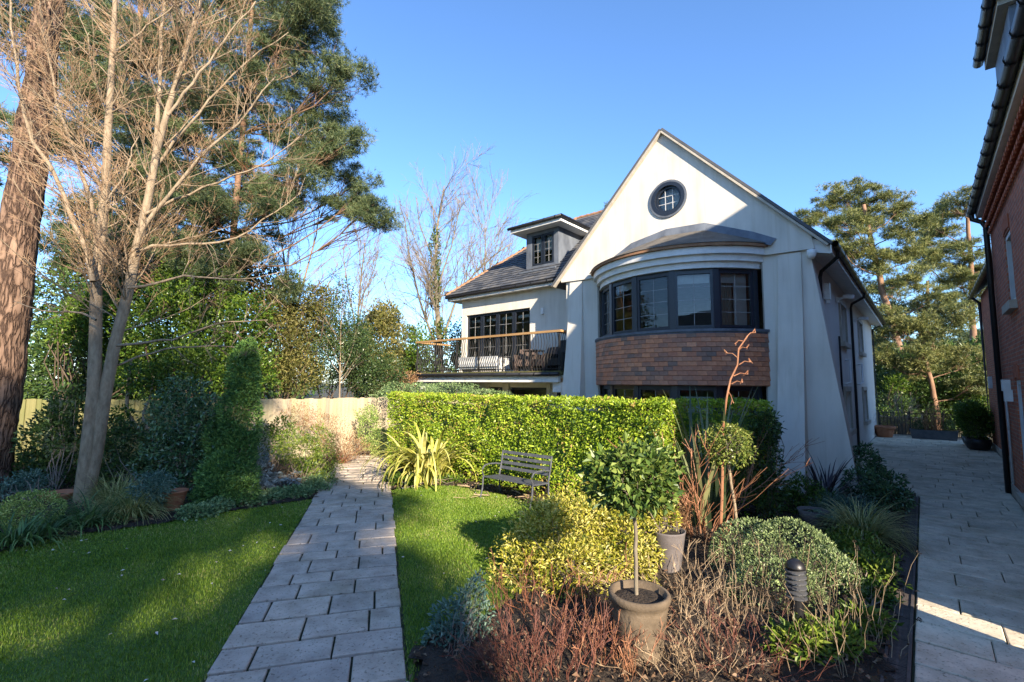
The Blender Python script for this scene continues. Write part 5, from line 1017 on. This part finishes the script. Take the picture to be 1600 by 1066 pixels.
pine('pine_tree', 'small pine top peeping over the ridge by the dormer', [W(955, 640, 40) * np.array([1, 1, 0]), W(955, 400, 40), W(955, 325, 40)], .2, [CP(955, 325, 10, 40), CP(950, 340, 10, 40)], 40, 40, 7, .3, .03, .4, 65)
def under(label, px, ells, Y, n, mat, L=.13, Wd=.05, **k): return shrub('rhododendron', label, W(px, 660, Y), [E_(*e, Y + (i % 3 - 1) * .6) for i, e in enumerate(ells)], n, L, Wd, mat, 'bush', 'dark bushes beyond the drive', stem='darkstem', ns=16, sr=.03, **k)
under('dark rhododendron behind the log pile', 1400, [(1395, 640, 28, 24), (1420, 620, 36, 30), (1385, 610, 22, 26)], 25, 8000, 'rhodo', .16, .07)
under('dark bush behind the zinc trough', 1470, [(1470, 640, 40, 26), (1500, 650, 36, 24), (1450, 615, 36, 28), (1490, 605, 40, 30)], 25.2, 11000, 'rhodo', .16, .07)
under('lighter bush behind the potted shrubs by the brick house', 1520, [(1520, 625, 30, 20), (1500, 640, 24, 16), (1545, 610, 24, 20)], 24.3, 3500, 'laurel')
under('pale leaved bush in the shade left of the far drive', 1385, [(1388, 655, 18, 18), (1400, 600, 18, 14), (1440, 640, 18, 14)], 24.2, 1800, 'laurel')
under('tall dark evergreen under the pines', 1500, [(1530, 570, 40, 40), (1470, 580, 50, 40), (1400, 585, 40, 40), (1440, 620, 60, 40), (1550, 620, 30, 50)], 27, 16000, 'rhodo', .24, .11)
b_ = H2(.9, 16.4); tt = [b_ + np.array([rp_.normal() * .7, rp_.normal() * .3, rp_.uniform(.9, 1.9)]) for _ in range(22)]
t = thing('bare_shrub', 'straggling leafless shrub above the log pile', 'shrub', b_); P_ = np.array([resample([b_ + (0, 0, -.2), (b_ + x) / 2 + (0, 0, .2), x], 5) for x in tt]); R_ = np.tile(np.linspace(.025, .008, 5), (22, 1)); q = MB().tubes(P_, R_, 4); P2, R2 = grow(P_, R_, 120, .3, 1, .4, .7, .1, .15, rp_, rmin=.005); q.tubes(P2, R2, 3); q.build('stems', M['greytwig'], t, world=True)
# planting in the trough and the row of potted shrubs
b_ = H2(1.95, 15.05, .37); t = thing('trough_plants', 'brown dried flower stems with green sides in the zinc trough', 'plant', b_)
q = MB(); n = 90; bb = np.array([H2(1.95 + rp_.uniform(-.3, .35), 15.05 + rp_.uniform(-.12, .12), .37) for _ in range(n)]); tops = bb + np.stack([rp_.normal(0, .2, n), rp_.normal(0, .1, n), rp_.uniform(.4, 1.15, n)], 1); sticks(q, bb, tops, .008, rp_, 4, .08, 3); blob(q, [(*x, .06, .06, .09) for x in tops[::2]], 900, .04, .02, rp_, .1); q.build('dried_stems', M['brownbush'], t, world=True)
blob(MB(), [(*H2(1.5, 15.05, .6), .3, .2, .28), (*H2(2.45, 15.05, .6), .3, .2, .28)], 1500, .06, .02, rp_, .2).build('foliage', M['rhodo'], t, world=True)
for i, (x, y, lb) in enumerate(((3.08, 11.6, 'nearest to the camera'), (3.08, 12.5, 'in the middle'), (3.08, 13.4, 'furthest away'))):
    pt = pot('plant_pot', 'round black pot of the potted shrub row by the brick house, ' + lb, H2(x, y), [(.2, 0), (.3, .1), (.36, .3), (.36, .42), (.33, .42), (.31, .36)], 'black', .37, .31); pt['group'] = 'black pots by the brick house'
    shrub('potted_shrub', 'bushy green shrub in a black pot by the brick house, ' + lb, H2(x, y), [(*H2(x, y, .95), .46, .46, .55), (*H2(x - .1, y, 1.3), .36, .4, .4)], 2600, .10, .045, 'laurel', group='potted shrubs by the brick house')

# ------------------------------------------------------------------ clipped hedge
hg = thing('clipped_hedge', 'long clipped bright green hedge behind the bench', 'hedge', H2(-4.6, -4.0), HROT)
rh = np.random.default_rng(71)
def hedge_leaves(x0, x1, y0, y1, h, n, L=.058):
    fr = (x1 - x0) * h; tp_ = (x1 - x0) * (y1 - y0); en = (y1 - y0) * h; tot = fr + tp_ + 2 * en + fr * .25
    P = []; N_ = []
    for a, kind in ((fr, 0), (tp_, 1), (en, 2), (en, 3), (fr * .25, 4)):
        k = int(n * a / tot); u = rh.random(k); v = rh.random(k); d = rh.random(k) ** 1.7 * .16
        if kind == 0: P.append(np.stack([x0 + u * (x1 - x0), y0 + d + .04 * np.sin(u * 31) * np.sin(v * 9), v ** .9 * h], 1)); N_.append(np.tile((0, -1, .35), (k, 1)))
        if kind == 1: P.append(np.stack([x0 + u * (x1 - x0), y0 + v * (y1 - y0), h - d * .6 + .025 * np.sin(u * 47)], 1)); N_.append(np.tile((0, -.1, 1), (k, 1)))
        if kind == 2: P.append(np.stack([x0 + d, y0 + u * (y1 - y0), v * h], 1)); N_.append(np.tile((-1, 0, .3), (k, 1)))
        if kind == 3: P.append(np.stack([x1 - d, y0 + u * (y1 - y0), v * h], 1)); N_.append(np.tile((1, 0, .3), (k, 1)))
        if kind == 4: P.append(np.stack([x0 + u * (x1 - x0), y1 - d, v * h], 1)); N_.append(np.tile((0, 1, .3), (k, 1)))
    P = np.concatenate(P); N_ = np.concatenate(N_); s = sum(np.sin(P @ (rh.normal(size=3) * 5.5) + rh.uniform(0, 6.3)) for _ in range(7)) / 2.6
    P = P + N_ * (s * .022)[:, None]; keep = rh.random(len(P)) < np.clip(.95 + s * .55, .12, 1); P, N_ = P[keep], N_[keep]; k = len(P)
    sp_ = rh.random(k) < .02; P[sp_, 2] += rh.uniform(.0, .07, sp_.sum()) * (P[sp_, 2] > h - .15); return P, N_ * .5 + rh.normal(size=(k, 3)) * .75, L * rh.uniform(.4, 1.45, k)
P, D, L = hedge_leaves(-4.6, 3.05, -.45, .5, 1.90, 60000); q = MB(); q.leaves(P, D, L, L * .56, rh); q.build('foliage', M['hedge'], hg)
q = MB(); k = 150; bb = np.stack([rh.uniform(-4.5, 2.7, k), rh.uniform(-.2, .3, k), np.zeros(k)], 1); sticks(q, bb, bb + np.stack([rh.normal(0, .12, k), rh.normal(0, .12, k), rh.uniform(1.2, 1.8, k)], 1), .012, rh).build('stems', M['greytwig'], hg)
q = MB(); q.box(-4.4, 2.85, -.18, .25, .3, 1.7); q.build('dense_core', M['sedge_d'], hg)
hg2 = thing('clipped_hedge', 'shaded darker length of clipped hedge under the tile hung bay', 'hedge', H2(-.9, -3.0), HROT)
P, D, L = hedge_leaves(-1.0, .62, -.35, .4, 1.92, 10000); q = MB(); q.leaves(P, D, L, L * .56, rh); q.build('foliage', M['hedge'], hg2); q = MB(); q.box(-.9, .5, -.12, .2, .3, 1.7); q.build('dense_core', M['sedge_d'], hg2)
eb = np.random.default_rng(72); b_ = H2(-.25, -3.3)
shrub('evergreen_shrub', 'loose dark shrub at the shaded right end of the hedge', b_, [(*H2(-.28, -3.4, 1.1), .22, .3, .7), (*H2(-.22, -3.4, 1.55), .2, .25, .3), (*H2(-.25, -3.4, .5), .25, .3, .4)], 2200, .075, .035, 'rhodo')

# ------------------------------------------------------------------ strap leaved plants
def clump(name, label, cat, base, n, L, Wd, bend, mat, el=(.7, 1.45), spread=.12, seed=0, K=7, group=None, taper=.9, z=0.0):
    r = np.random.default_rng(seed); t = thing(name, label, cat, (base[0], base[1], z), 0, group); P = np.zeros((n, 3)); P[:, :2] = np.array(base[:2]) + r.normal(size=(n, 2)) * spread; P[:, 2] = z + .01
    az = np.arctan2(P[:, 1] - base[1], P[:, 0] - base[0]) + r.normal(size=n) * .7
    MB().straps(P, az, r.uniform(el[0], el[1], n), L * r.uniform(.55, 1.1, n), Wd * r.uniform(.7, 1.15, n), bend * r.uniform(.5, 1.35, n), r, K, taper).build('leaves', M[mat], t, world=True); return t
clump('phormium', 'yellow striped drooping phormium beside the path in front of the hedge', 'plant', G(668, 756), 170, 2.0, .085, 3.3, 'phorm_y', (1.05, 1.5), .16, 81, 12, taper=.97)
clump('phormium', 'tall stiff green phormium behind the small standard tree', 'plant', H2(-.95, -4.2), 44, 2.3, .085, .5, 'phorm_g', (1.1, 1.52), .14, 82, 10, taper=.97)
t = thing('phormium_flower_stalk', 'tall crooked pale seed stalk rising before the tile hung bay', 'plant', W(1128, 780, 6.5) * np.array([1, 1, 0])); sp = [W(a, b, 6.5) for a, b in ((1124, 860), (1128, 780), (1130, 660), (1137, 610), (1142, 590), (1152, 575), (1152, 550), (1158, 535), (1168, 525))]; q = MB(); q.tube(resample(sp, 14), list(np.linspace(.021, .010, 14)), 6)
rk = np.random.default_rng(5)
for i, (a, b, c, d) in enumerate(((1153, 560, 1136, 552), (1153, 548, 1166, 544), (1155, 570, 1172, 566), (1146, 588, 1168, 585), (1160, 533, 1148, 538), (1166, 527, 1180, 520), (1138, 612, 1146, 630), (1143, 600, 1160, 598))):
    p0, p1 = W(a, b, 6.5), W(c, d, 6.5 + rk.uniform(-.1, .1)); mm = (p0 + p1) / 2 + (0, 0, .03); q.tube([p0, mm, p1], [.008, .006, .005], 4); q.tube([p1, p1 + (rk.normal() * .03, 0, .05), p1 + (rk.normal() * .05, 0, -.02)], [.01, .011, .003], 5)
q.build('stalk', M['orange_stem'], t, world=True)
clump('cordyline', 'dark purple strap leaved cordyline by the corner buttress', 'plant', G(1288, 786), 50, 1.1, .045, .9, 'phorm_d', (.7, 1.45), .07, 83, taper=.97)
clump('sedge', 'pale striped sedge clump spilling towards the drain channel', 'grass clump', H2(.95, -3.5), 700, .85, .013, 2.3, 'sedge_y', (.5, 1.45), .07, 84)
clump('sedge', 'golden sedge clump right of the bare tree foot', 'grass clump', G(205, 812), 650, .75, .013, 2.2, 'sedge_y', (.5, 1.45), .09, 85)
clump('sedge', 'golden sedge clump behind the other one near the bare tree', 'grass clump', G(180, 790), 500, .75, .013, 2.0, 'sedge_y', (.6, 1.45), .09, 86)
clump('liriope', 'dark strap leaved clump at the foot of the bare tree', 'plant', G(140, 822), 230, .62, .026, 2.3, 'sedge_d', (.5, 1.45), .16, 87)
clump('liriope', 'dark strap leaved clump at the left edge of the lawn', 'plant', G(28, 852), 230, .62, .026, 2.3, 'sedge_d', (.5, 1.45), .16, 88)
clump('liriope', 'dark strap leaved clump between the box mound and the bare tree', 'plant', G(90, 828), 110, .42, .02, 2.4, 'sedge_d', (.5, 1.45), .12, 89)
clump('liriope', 'withered straw coloured clump on the bed edge below the bare tree', 'plant', G(75, 845), 110, .3, .014, 2.6, 'sedge_y', (.3, 1.2), .1, 90)
clump('ornamental_grass', 'tall straw coloured grass in front of the sunlit fence', 'grass clump', G(440, 715), 160, 1.15, .012, .8, 'sedge_y', (1.0, 1.5), .14, 91)
clump('sword_plant', 'green sword leaved clump in the sunny end of the left bed', 'plant', G(487, 748), 90, .72, .035, 1.6, 'euphorbia', (.7, 1.45), .14, 92)
clump('sedge', 'weeping fine green tuft in the shade behind the mound', 'grass clump', H2(.95, -2.9), 160, .45, .010, 2.0, 'sedge_d', (.6, 1.45), .06, 93)
def fern(name, label, base, n, L, mat, seed):
    r = np.random.default_rng(seed); t = thing(name, label, 'fern', (base[0], base[1], 0)); q = MB()
    for i in range(n):
        az = 2 * math.pi * i / n + r.normal() * .3; e = r.uniform(.6, 1.2); p = np.array([base[0], base[1], .05]); pts = []
        for k in range(12): pts.append(p.copy()); p = p + np.array([math.cos(az) * math.cos(e), math.sin(az) * math.cos(e), math.sin(e)]) * L / 11; e -= .13
        pts = np.array(pts); q.tube(pts, list(np.linspace(.006, .002, 12)), 3); sd = np.array([-math.sin(az), math.cos(az), 0]); tg = np.array([math.cos(az), math.sin(az), 0])
        for s in (-1, 1):
            ln = L * .28 * np.sin(np.linspace(.35, 3.0, 11)); q.leaves(pts[1:], s * sd + tg * .45 + r.normal(size=(11, 3)) * .1, ln, ln * .4, r)
    q.build('fronds', M[mat], t, world=True)
fern('fern', 'blue green fern on the edge of the left bed', G(432, 768), 14, .62, 'silver', 101)
fern('fern', 'feathery grey green plant behind the sedge near the drain', H2(.72, -3.2), 14, .6, 'bluegreen', 102)
fern('fern', 'small dark fern under the corner buttress', G(1262, 800), 12, .45, 'bluegreen', 103)

# ------------------------------------------------------------------ left bed shrubs
sb = lambda nm, lb, bp, ells, Y, n, L, Wd, mat, **k: shrub(nm, lb, G(*bp), [E_(*e, Y + (i % 3 - 1) * .1) for i, e in enumerate(ells)], n, L, Wd, mat, **k)
sb('box_mound', 'rounded variegated box mound at the left edge', (50, 826), [(50, 797, 44, 29), (35, 805, 30, 22)], 7.25, 5200, .028, .018, 'box', shell=.75, amp=.07)
sb('blue_shrub', 'small blue green shrub beside the terracotta pot', (234, 800), [(234, 770, 28, 28), (245, 755, 22, 18)], 8.1, 1500, .07, .022, 'bluegreen')
sb('camellia', 'big dark glossy camellia in the shade left of the conifer', (285, 780), [(280, 655, 50, 45), (300, 700, 52, 50), (265, 720, 45, 45), (320, 660, 35, 45), (290, 615, 36, 28), (300, 750, 40, 28)], 9.2, 5200, .095, .05, 'camellia')
sb('columnar_conifer', 'dark narrow columnar conifer at the end of the left lawn', (372, 790), [(380, 590, 24, 45), (375, 650, 30, 55), (365, 710, 36, 45), (352, 750, 42, 40), (385, 555, 18, 24), (345, 690, 26, 40)], 9.0, 15000, .075, .032, 'conifer', shell=.7, amp=.12, up=.5, stem='darkstem', ns=6)
sb('round_conifer', 'low rounded conifer at the foot of the columnar one', (340, 795), [(338, 765, 34, 28), (375, 770, 30, 24), (355, 735, 30, 30)], 8.7, 5000, .07, .03, 'conifer', shell=.7, amp=.12, stem='darkstem', ns=6)
sb('laurel_shrub', 'dark shrub in front of the green fence behind the bare tree', (85, 770), [(80, 690, 45, 50), (110, 650, 35, 45), (60, 740, 40, 35), (95, 740, 40, 30)], 10.2, 4200, .10, .05, 'rhodo')
sb('mahonia', 'dark low shrub between the bare tree and the camellia', (215, 770), [(200, 700, 40, 40), (190, 740, 36, 26), (225, 735, 30, 30), (175, 680, 30, 30)], 10.4, 3600, .09, .045, 'rhodo')
sb('low_shrub', 'dark low shrub at the foot of the thick pine trunk', (40, 800), [(20, 770, 30, 24), (45, 755, 26, 20)], 9.0, 1500, .06, .03, 'bluegreen')
sb('silver_shrub', 'silver leaved small shrub beside the fern', (400, 775), [(398, 735, 22, 28), (390, 755, 18, 18), (405, 715, 16, 18)], 9.6, 1300, .06, .03, 'silver')
sb('spurge', 'fresh green spurge in the sunny end of the left bed', (475, 755), [(475, 705, 32, 28), (500, 690, 26, 24), (455, 700, 24, 30), (505, 725, 28, 20)], 10.8, 2600, .075, .022, 'euphorbia')
sb('yellow_shrub', 'yellow green shrub against the left end of the sunlit fence', (425, 745), [(420, 690, 26, 30), (440, 670, 20, 20)], 11.4, 1500, .07, .03, 'laurel')
sb('heather', 'russet brown twiggy heather beside the far path', (535, 725), [(530, 690, 36, 26), (555, 700, 28, 20), (500, 660, 36, 18), (465, 650, 26, 24)], 12.9, 4200, .05, .016, 'brownbush', stem='twig_red', ns=60, sr=.006, shell=.3, up=.8)
sb('euonymus', 'variegated rounded shrub at the far end of the hedge', (582, 712), [(578, 672, 24, 32), (590, 690, 20, 22), (575, 650, 18, 14)], 14.2, 3600, .05, .028, 'box', shell=.6)
sb('brown_perennial', 'brown spent perennial in the middle of the left bed', (450, 775), [(455, 755, 26, 16), (430, 770, 20, 10)], 10.0, 900, .05, .014, 'brownbush', stem='dry', ns=30, sr=.004, shell=.2)
t = thing('crooked_tree', 'dark crooked trunk leaning before the green fence', 'tree', G(250, 760)); q = MB()
for pts, r0 in (([(255, 770), (238, 690), (212, 668), (197, 640), (200, 600), (205, 560)], .06), ([(238, 690), (222, 650), (235, 620), (240, 590)], .04), ([(212, 668), (190, 655), (180, 650)], .02)): q.tube(resample(Z(pts, 10.6), 12), list(np.linspace(r0, r0 * .45, 12)), 7)
q.build('trunk', M['greybark'], t, world=True); blob(MB(), [E_(215, 590, 40, 30, 10.7), E_(260, 590, 36, 36, 10.9), E_(190, 645, 18, 12, 10.5), E_(300, 560, 40, 30, 10.9)], 2400, .10, .045, r1, .2).build('crown', M['laurel'], t, world=True)
rg = np.random.default_rng(120)
for i, (pts, lb) in enumerate((([(300, 813), (330, 803), (370, 793)], 'along the lawn edge by the round conifer'), ([(385, 792), (420, 785), (450, 782)], 'along the lawn edge below the fern'), ([(465, 778), (490, 770), (500, 758), (480, 765)], 'in the corner of lawn and path'))):
    el = [(*(G(*p) + (0, .1, .07)), .34, .26, .15) for p in pts]; t = thing('ground_cover', 'low grey green ground cover ' + lb, 'ground cover', G(*pts[0]), 0, 'ground cover along the left lawn'); blob(MB(), el, 2600, .05, .04, rg, .3).build('leaves', M['cover'], t, world=True)
pot('flower_pot', 'ribbed terracotta pot on the edge of the left bed', G(270, 800), [(.12, 0), (.125, .03), (.13, .09), (.137, .1), (.15, .17), (.157, .18), (.175, .26), (.18, .27), (.19, .33), (.205, .335), (.205, .36), (.18, .36), (.17, .3)], 'terracotta', .31, .16)
bwl = pot('bowl', 'shallow brown bowl half hidden behind the bare tree', G(90, 785), [(.14, 0), (.2, .06), (.26, .14), (.28, .18), (.25, .18), (.22, .12)], 'terracotta', .12, .2)

# ------------------------------------------------------------------ centre bed
pb = G(1000, 1030)
t = pot('stone_pot', 'large weathered stone coloured pot holding the standard tree', pb, [(.16, 0), (.17, .03), (.205, .25), (.225, .42), (.228, .46), (.245, .47), (.25, .51), (.24, .525), (.215, .525), (.21, .47)], 'stonepot', .48, .205, k=28)
def standard(name, label, base, top, rad, n, L, Wd, mat, bark, seed, z0, tr=.018, fine=3):
    r = np.random.default_rng(seed); t = thing(name, label, 'tree', (base[0], base[1], z0)); b = np.array([base[0], base[1], z0]); c = np.array(top, float); st_ = resample([b, (b + c) / 2 + (.012, .01, 0), c - (0, 0, rad * .6)], 9); MB().tubes(st_ + r.normal(size=st_.shape) * .003, np.linspace(tr, tr * .85, 9), 8).build('trunk', M[bark], t, smooth=True, world=True)
    q = MB(); D = r.normal(size=(60, 3)); D[:, 2] = np.abs(D[:, 2]) * .9 - .2; D /= np.linalg.norm(D, axis=1, keepdims=True); sticks(q, np.tile(c - (0, 0, rad * .65), (60, 1)), c + D * rad * np.array([1, 1, .9]) * .85, .006, r); q.build('branches', M['greytwig'], t, world=True)
    blob(MB(), [(*c, rad, rad, rad * .92), (*(c + (rad * .3, 0, rad * .2)), rad * .75, rad * .7, rad * .7), (*(c + (-rad * .35, .05, rad * .05)), rad * .72, rad * .7, rad * .66)], n, L, Wd, r, .45, .05, .6, .16, .18).build('crown', M[mat], t, world=True); return t
c0 = W(988, 748, pb[1] + .02); standard('standard_tree', 'round headed standard tree in the large stone coloured pot', pb + (-.02, 0, 0), c0, .345, 2300, .078, .043, 'lolly', 'oldbark', 131, .49)
c1 = W(1136, 697, 6.5); b1 = W(1153, 800, 6.5); standard('standard_tree', 'smaller round headed standard with pale slanting stem behind the mound', b1 * np.array([1, 1, 0]), c1, .31, 2600, .05, .026, 'lolly2', 'greybark', 132, .02, .022)
pot('plant_pot', 'tall dark grey tapering pot behind the golden shrub', G(1045, 893), [(.13, 0), (.14, .05), (.19, .40), (.2, .46), (.205, .48), (.19, .48), (.18, .42)], 'greypot', .44, .18)
shrub('potted_shrub', 'small yellow green shrub in the tall grey pot', G(1045, 893), [E_(1040, 810, 24, 26, 5.95), E_(1020, 790, 24, 22, 5.95)], 900, .06, .025, 'golden')
shrub('golden_shrub', 'big golden variegated shrub in the middle of the bed', G(890, 930), [E_(845, 850, 66, 58, 5.8), E_(905, 825, 68, 52, 6.0), E_(970, 840, 58, 60, 5.9), E_(825, 895, 52, 48, 5.5), E_(900, 900, 70, 60, 5.3), E_(985, 890, 45, 60, 5.5), E_(870, 800, 45, 24, 6.3)], 16000, .058, .023, 'golden', ns=60, sr=.006, shell=.45, up=.1, amp=.25)
shrub('green_shrub', 'soft green shrub at the back of the golden one near the bench', G(860, 850), [E_(870, 810, 36, 26, 7.4), E_(915, 800, 30, 20, 7.4)], 1800, .06, .022, 'box')
shrub('laurel_shrub', 'large dark leaved shrub at the front of the bed by the lawn', G(715, 1030), [E_(705, 970, 36, 32, 4.4), E_(735, 950, 30, 36, 4.5), E_(690, 1005, 34, 30, 4.2), E_(745, 1000, 32, 32, 4.3), E_(745, 915, 16, 18, 4.6)], 1500, .055, .024, 'bluegreen', ns=26, sr=.004)
def stems(name, label, pts, n, h, mat, seed, spread=.25, lean=.25, r0=.004, br=2.0, cat='shrub', heads=None, up=.1, rmin=.0018, K=6):
    r = np.random.default_rng(seed); P0 = np.array([pts[i] for i in r.choice(len(pts), n)], float); P0[:, :2] += r.normal(size=(n, 2)) * spread; P0[:, 2] = .02; c = P0.mean(0); t = thing(name, label, cat, (c[0], c[1], 0))
    hh = h * r.uniform(.45, 1.15, n); d = (P0 - c)[:, :2] / max(spread * 2, .1) * lean + r.normal(size=(n, 2)) * lean; tops = P0 + np.stack([d[:, 0] * hh, d[:, 1] * hh, hh], 1)
    tt = np.linspace(0, 1, K)[None, :, None]; P = P0[:, None] * (1 - tt) + tops[:, None] * tt + r.normal(size=(n, K, 3)) * .045 * hh[:, None, None] * np.sin(np.pi * tt); P[:, :, :2] += (d * hh[:, None])[:, None, :] * .35 * (tt ** 2 - tt); R = np.tile(np.linspace(1, .45, K), (n, 1)) * r0 * r.uniform(.6, 1.2, (n, 1)); q = MB(); q.tubes(P, R, 4)
    if br: P2, R2 = grow(P, R, int(n * br), .25, .98, .38, .55, up, .10, r, K=4, rr=.65, rmin=rmin); q.tubes(P2, R2, 3); P3, R3 = grow(P2, R2, int(n * br), .2, .95, .5, .5, up, .1, r, K=3, rr=.7, rmin=rmin); q.tubes(P3, R3, 3)
    q.build('stems', M[mat], t, world=True)
    k_ = n * 2; ii = r.choice(n, k_); jj = r.integers(0, K, k_); lp = P[ii, jj] + r.normal(size=(k_, 3)) * .03; lp[:, 2] = np.maximum(lp[:, 2] * r.uniform(.1, .9, k_), .06); MB().leaves(lp, r.normal(size=(k_, 3)), r.uniform(.02, .055, k_), r.uniform(.008, .025, k_), r).build('dead_leaves', M['litter'], t, world=True, kind='stuff')
    if heads:
        q = MB(); T = P[:, -1]; k = r.random(n) < heads; T = T[k]; m = len(T); blob(q, [(*x, .017, .017, .016) for x in T], m * 22, .014, .010, r, .3); q.build('seed_heads', M['dryhead'], t, world=True, kind='stuff')
    return t
GG = lambda *p: [G(*q) for q in p]
stems('dogwood', 'dense dark red leafless dogwood at the bottom of the picture', GG((790, 1050), (850, 1035), (900, 1045), (840, 1066), (790, 1066), (900, 1066)), 100, .38, 'dogwood', 141, .12, .32, .0036, 4)
stems('dogwood', 'brighter red leafless dogwood against the large stone pot', GG((930, 1000), (945, 1040), (920, 1020), (965, 1055), (990, 1062)), 60, .42, 'orange_stem', 142, .07, .22, .0032, 2)
stems('dogwood', 'orange stemmed leafless dogwood in front of the tall phormium', GG((1085, 845), (1105, 850), (1125, 840), (1070, 840)), 34, 1.45, 'orange_stem', 143, .08, .28, .0075, 2.4, rmin=.003)
stems('dry_perennial', 'pale dry upright stems in front of the clipped mound', GG((1110, 960), (1140, 980), (1160, 960), (1130, 930), (1170, 1000)), 45, .56, 'dry', 144, .10, .10, .0032, .25, 'plant', .15)
stems('dry_perennial', 'dry stems with dark seed heads around the bollard light', GG((1230, 960), (1270, 960), (1310, 960), (1200, 940), (1290, 990), (1340, 960)), 34, .6, 'dry', 145, .12, .10, .003, .2, 'plant', .9)
stems('dry_perennial', 'tangled straw coloured stems at the bottom beside the stone pot', GG((1060, 1040), (1090, 1050), (1040, 1060), (1120, 1060), (1080, 1000)), 70, .32, 'dry', 146, .14, .5, .0026, 2, 'plant')
stems('dry_perennial', 'reddish dry stems at the bottom below the bollard light', GG((1160, 1060), (1200, 1050), (1180, 1030), (1140, 1055)), 50, .32, 'dogwood', 147, .12, .45, .0026, 2, 'plant')
stems('dry_perennial', 'tall dry stems with dark heads at the bottom right of the bed', GG((1340, 1010), (1310, 1040), (1370, 1030), (1290, 1060)), 34, .6, 'dry', 148, .10, .14, .003, .2, 'plant', .9)
stems('dry_perennial', 'low brown dead stems on the bare soil behind the stone pot', GG((1060, 930), (1090, 910), (1050, 960), (1010, 940)), 50, .35, 'dry', 149, .12, .6, .003, 1, 'plant')
stems('twiggy_shrub', 'thin brown twigs rising in front of the golden shrub', GG((840, 960), (880, 965), (920, 960), (800, 960)), 40, .5, 'twig_red', 150, .12, .3, .0035, 1.5)
shrub('hebe_mound', 'broad clipped grey green hebe mound beside the bollard light', G(1235, 930), [E_(1175, 882, 66, 66, 5.9), E_(1235, 893, 78, 78, 5.55), E_(1292, 925, 58, 66, 5.2), E_(1215, 935, 75, 55, 5.1)], 17000, .035, .018, 'hebe', shell=.88, up=.6, amp=.05, ns=30, sr=.006)
shrub('pieris', 'green leaved shrub in the shade at the foot of the buttress', G(1258, 800), [E_(1258, 770, 28, 26, 8.5), E_(1285, 785, 22, 20, 8.6), E_(1240, 785, 20, 18, 8.4)], 1500, .075, .03, 'laurel')
shrub('camellia', 'upright dark glossy shrub near the side windows of the white house', G(1352, 780), [E_(1352, 725, 24, 28, 9.9), E_(1345, 755, 26, 24, 9.7), E_(1368, 745, 16, 20, 9.8)], 2000, .085, .04, 'camellia')
shrub('camellia', 'low dark glossy shrub where the drain channel begins', H2(1.18, -.9), [(*H2(1.1, -.8, .35), .36, .36, .36), (*H2(1.2, -1.1, .25), .3, .3, .26)], 1500, .08, .038, 'camellia')
shrub('grey_shrub', 'soft grey blue low shrubs in front of the cordyline', G(1310, 815), [E_(1310, 795, 38, 28, 8.0), E_(1345, 800, 28, 24, 8.0)], 2800, .05, .014, 'bluegreen', shell=.3)
t = pot('plant_pot', 'dark pot in the shade below the cordyline', G(1272, 830), [(.14, 0), (.18, .2), (.22, .32), (.2, .32), (.18, .28)], 'greypot', .29, .18)
shrub('ground_shrub', 'bright lit low foliage beside the drain channel', H2(1.2, -5.2), [(*H2(1.15, -5.0, .12), .22, .4, .16), (*H2(1.1, -4.4, .12), .25, .4, .16), (*H2(.9, -4.0, .14), .3, .3, .18)], 2400, .06, .03, 'euphorbia', shell=.2)
shrub('ground_shrub', 'green leafy perennial at the bottom below the seed heads', G(1265, 1040), [(*(G(1250, 1030) + (0, 0, .12)), .28, .2, .16), (*(G(1300, 1020) + (0, 0, .1)), .3, .2, .14), (*(G(1350, 990) + (0, 0, .1)), .25, .2, .12)], 1600, .08, .03, 'euphorbia', shell=.2)
shrub('ground_shrub', 'creeping green foliage under the right side of the hebe mound', G(1350, 960), [(*(G(1360, 940) + (0, 0, .08)), .25, .3, .12), (*(G(1345, 900) + (0, 0, .1)), .2, .35, .14)], 1800, .05, .03, 'laurel', shell=.2)
shrub('ground_shrub', 'small green plants at the foot of the yellow phormium', G(635, 765), [(*(G(630, 762) + (0, 0, .12)), .3, .2, .2), (*(G(700, 758) + (0, 0, .08)), .4, .15, .14), (*(G(615, 755) + (0, 0, .1)), .2, .2, .16)], 1300, .06, .035, 'laurel', shell=.2)
shrub('ground_shrub', 'tawny dead fern and grass behind the standard tree', G(1065, 830), [E_(1068, 790, 14, 24, 6.9), E_(1060, 815, 16, 14, 6.8)], 900, .06, .014, 'brownbush', shell=.1, stem='dry')
q = MB()
for i in range(26):
    c = G(rg.uniform(700, 860), rg.uniform(752, 785)); a = rg.uniform(0, 6.28); ln = rg.uniform(.1, .3); q.tube([c + (0, 0, .07), c + (math.cos(a) * ln, math.sin(a) * ln, .07 + rg.uniform(0, .05))], rg.uniform(.004, .012), 5)
o = q.build('fallen_sticks', M['dry'], kind='stuff'); tag(o, 'pale fallen sticks on the soil under the bench and hedge', 'sticks')
# evergreens beyond the left of the picture, mirrored in the bay's panes
for i, (x, y, h, lb) in enumerate(((-14, -1, 10.5, 'left of the lawn'), (-16, -8, 11, 'behind the left corner of the lawn'), (-20, 5, 9, 'beyond the thick pine trunk'))):
    r_ = np.random.default_rng(200 + i); el = [(x + r_.normal() * 1.6, y + r_.normal() * 1.6, h * z_, 2.2, 2.2, 1.7) for z_ in (.2, .3, .45, .55, .7, .8, .9)]
    shrub('evergreen_tree', 'broad dark evergreen tree out of the picture ' + lb, (x, y, 0), el, 9000, .26, .13, 'rhodo', 'tree', 'evergreens left of the garden', ns=20, sr=.06)
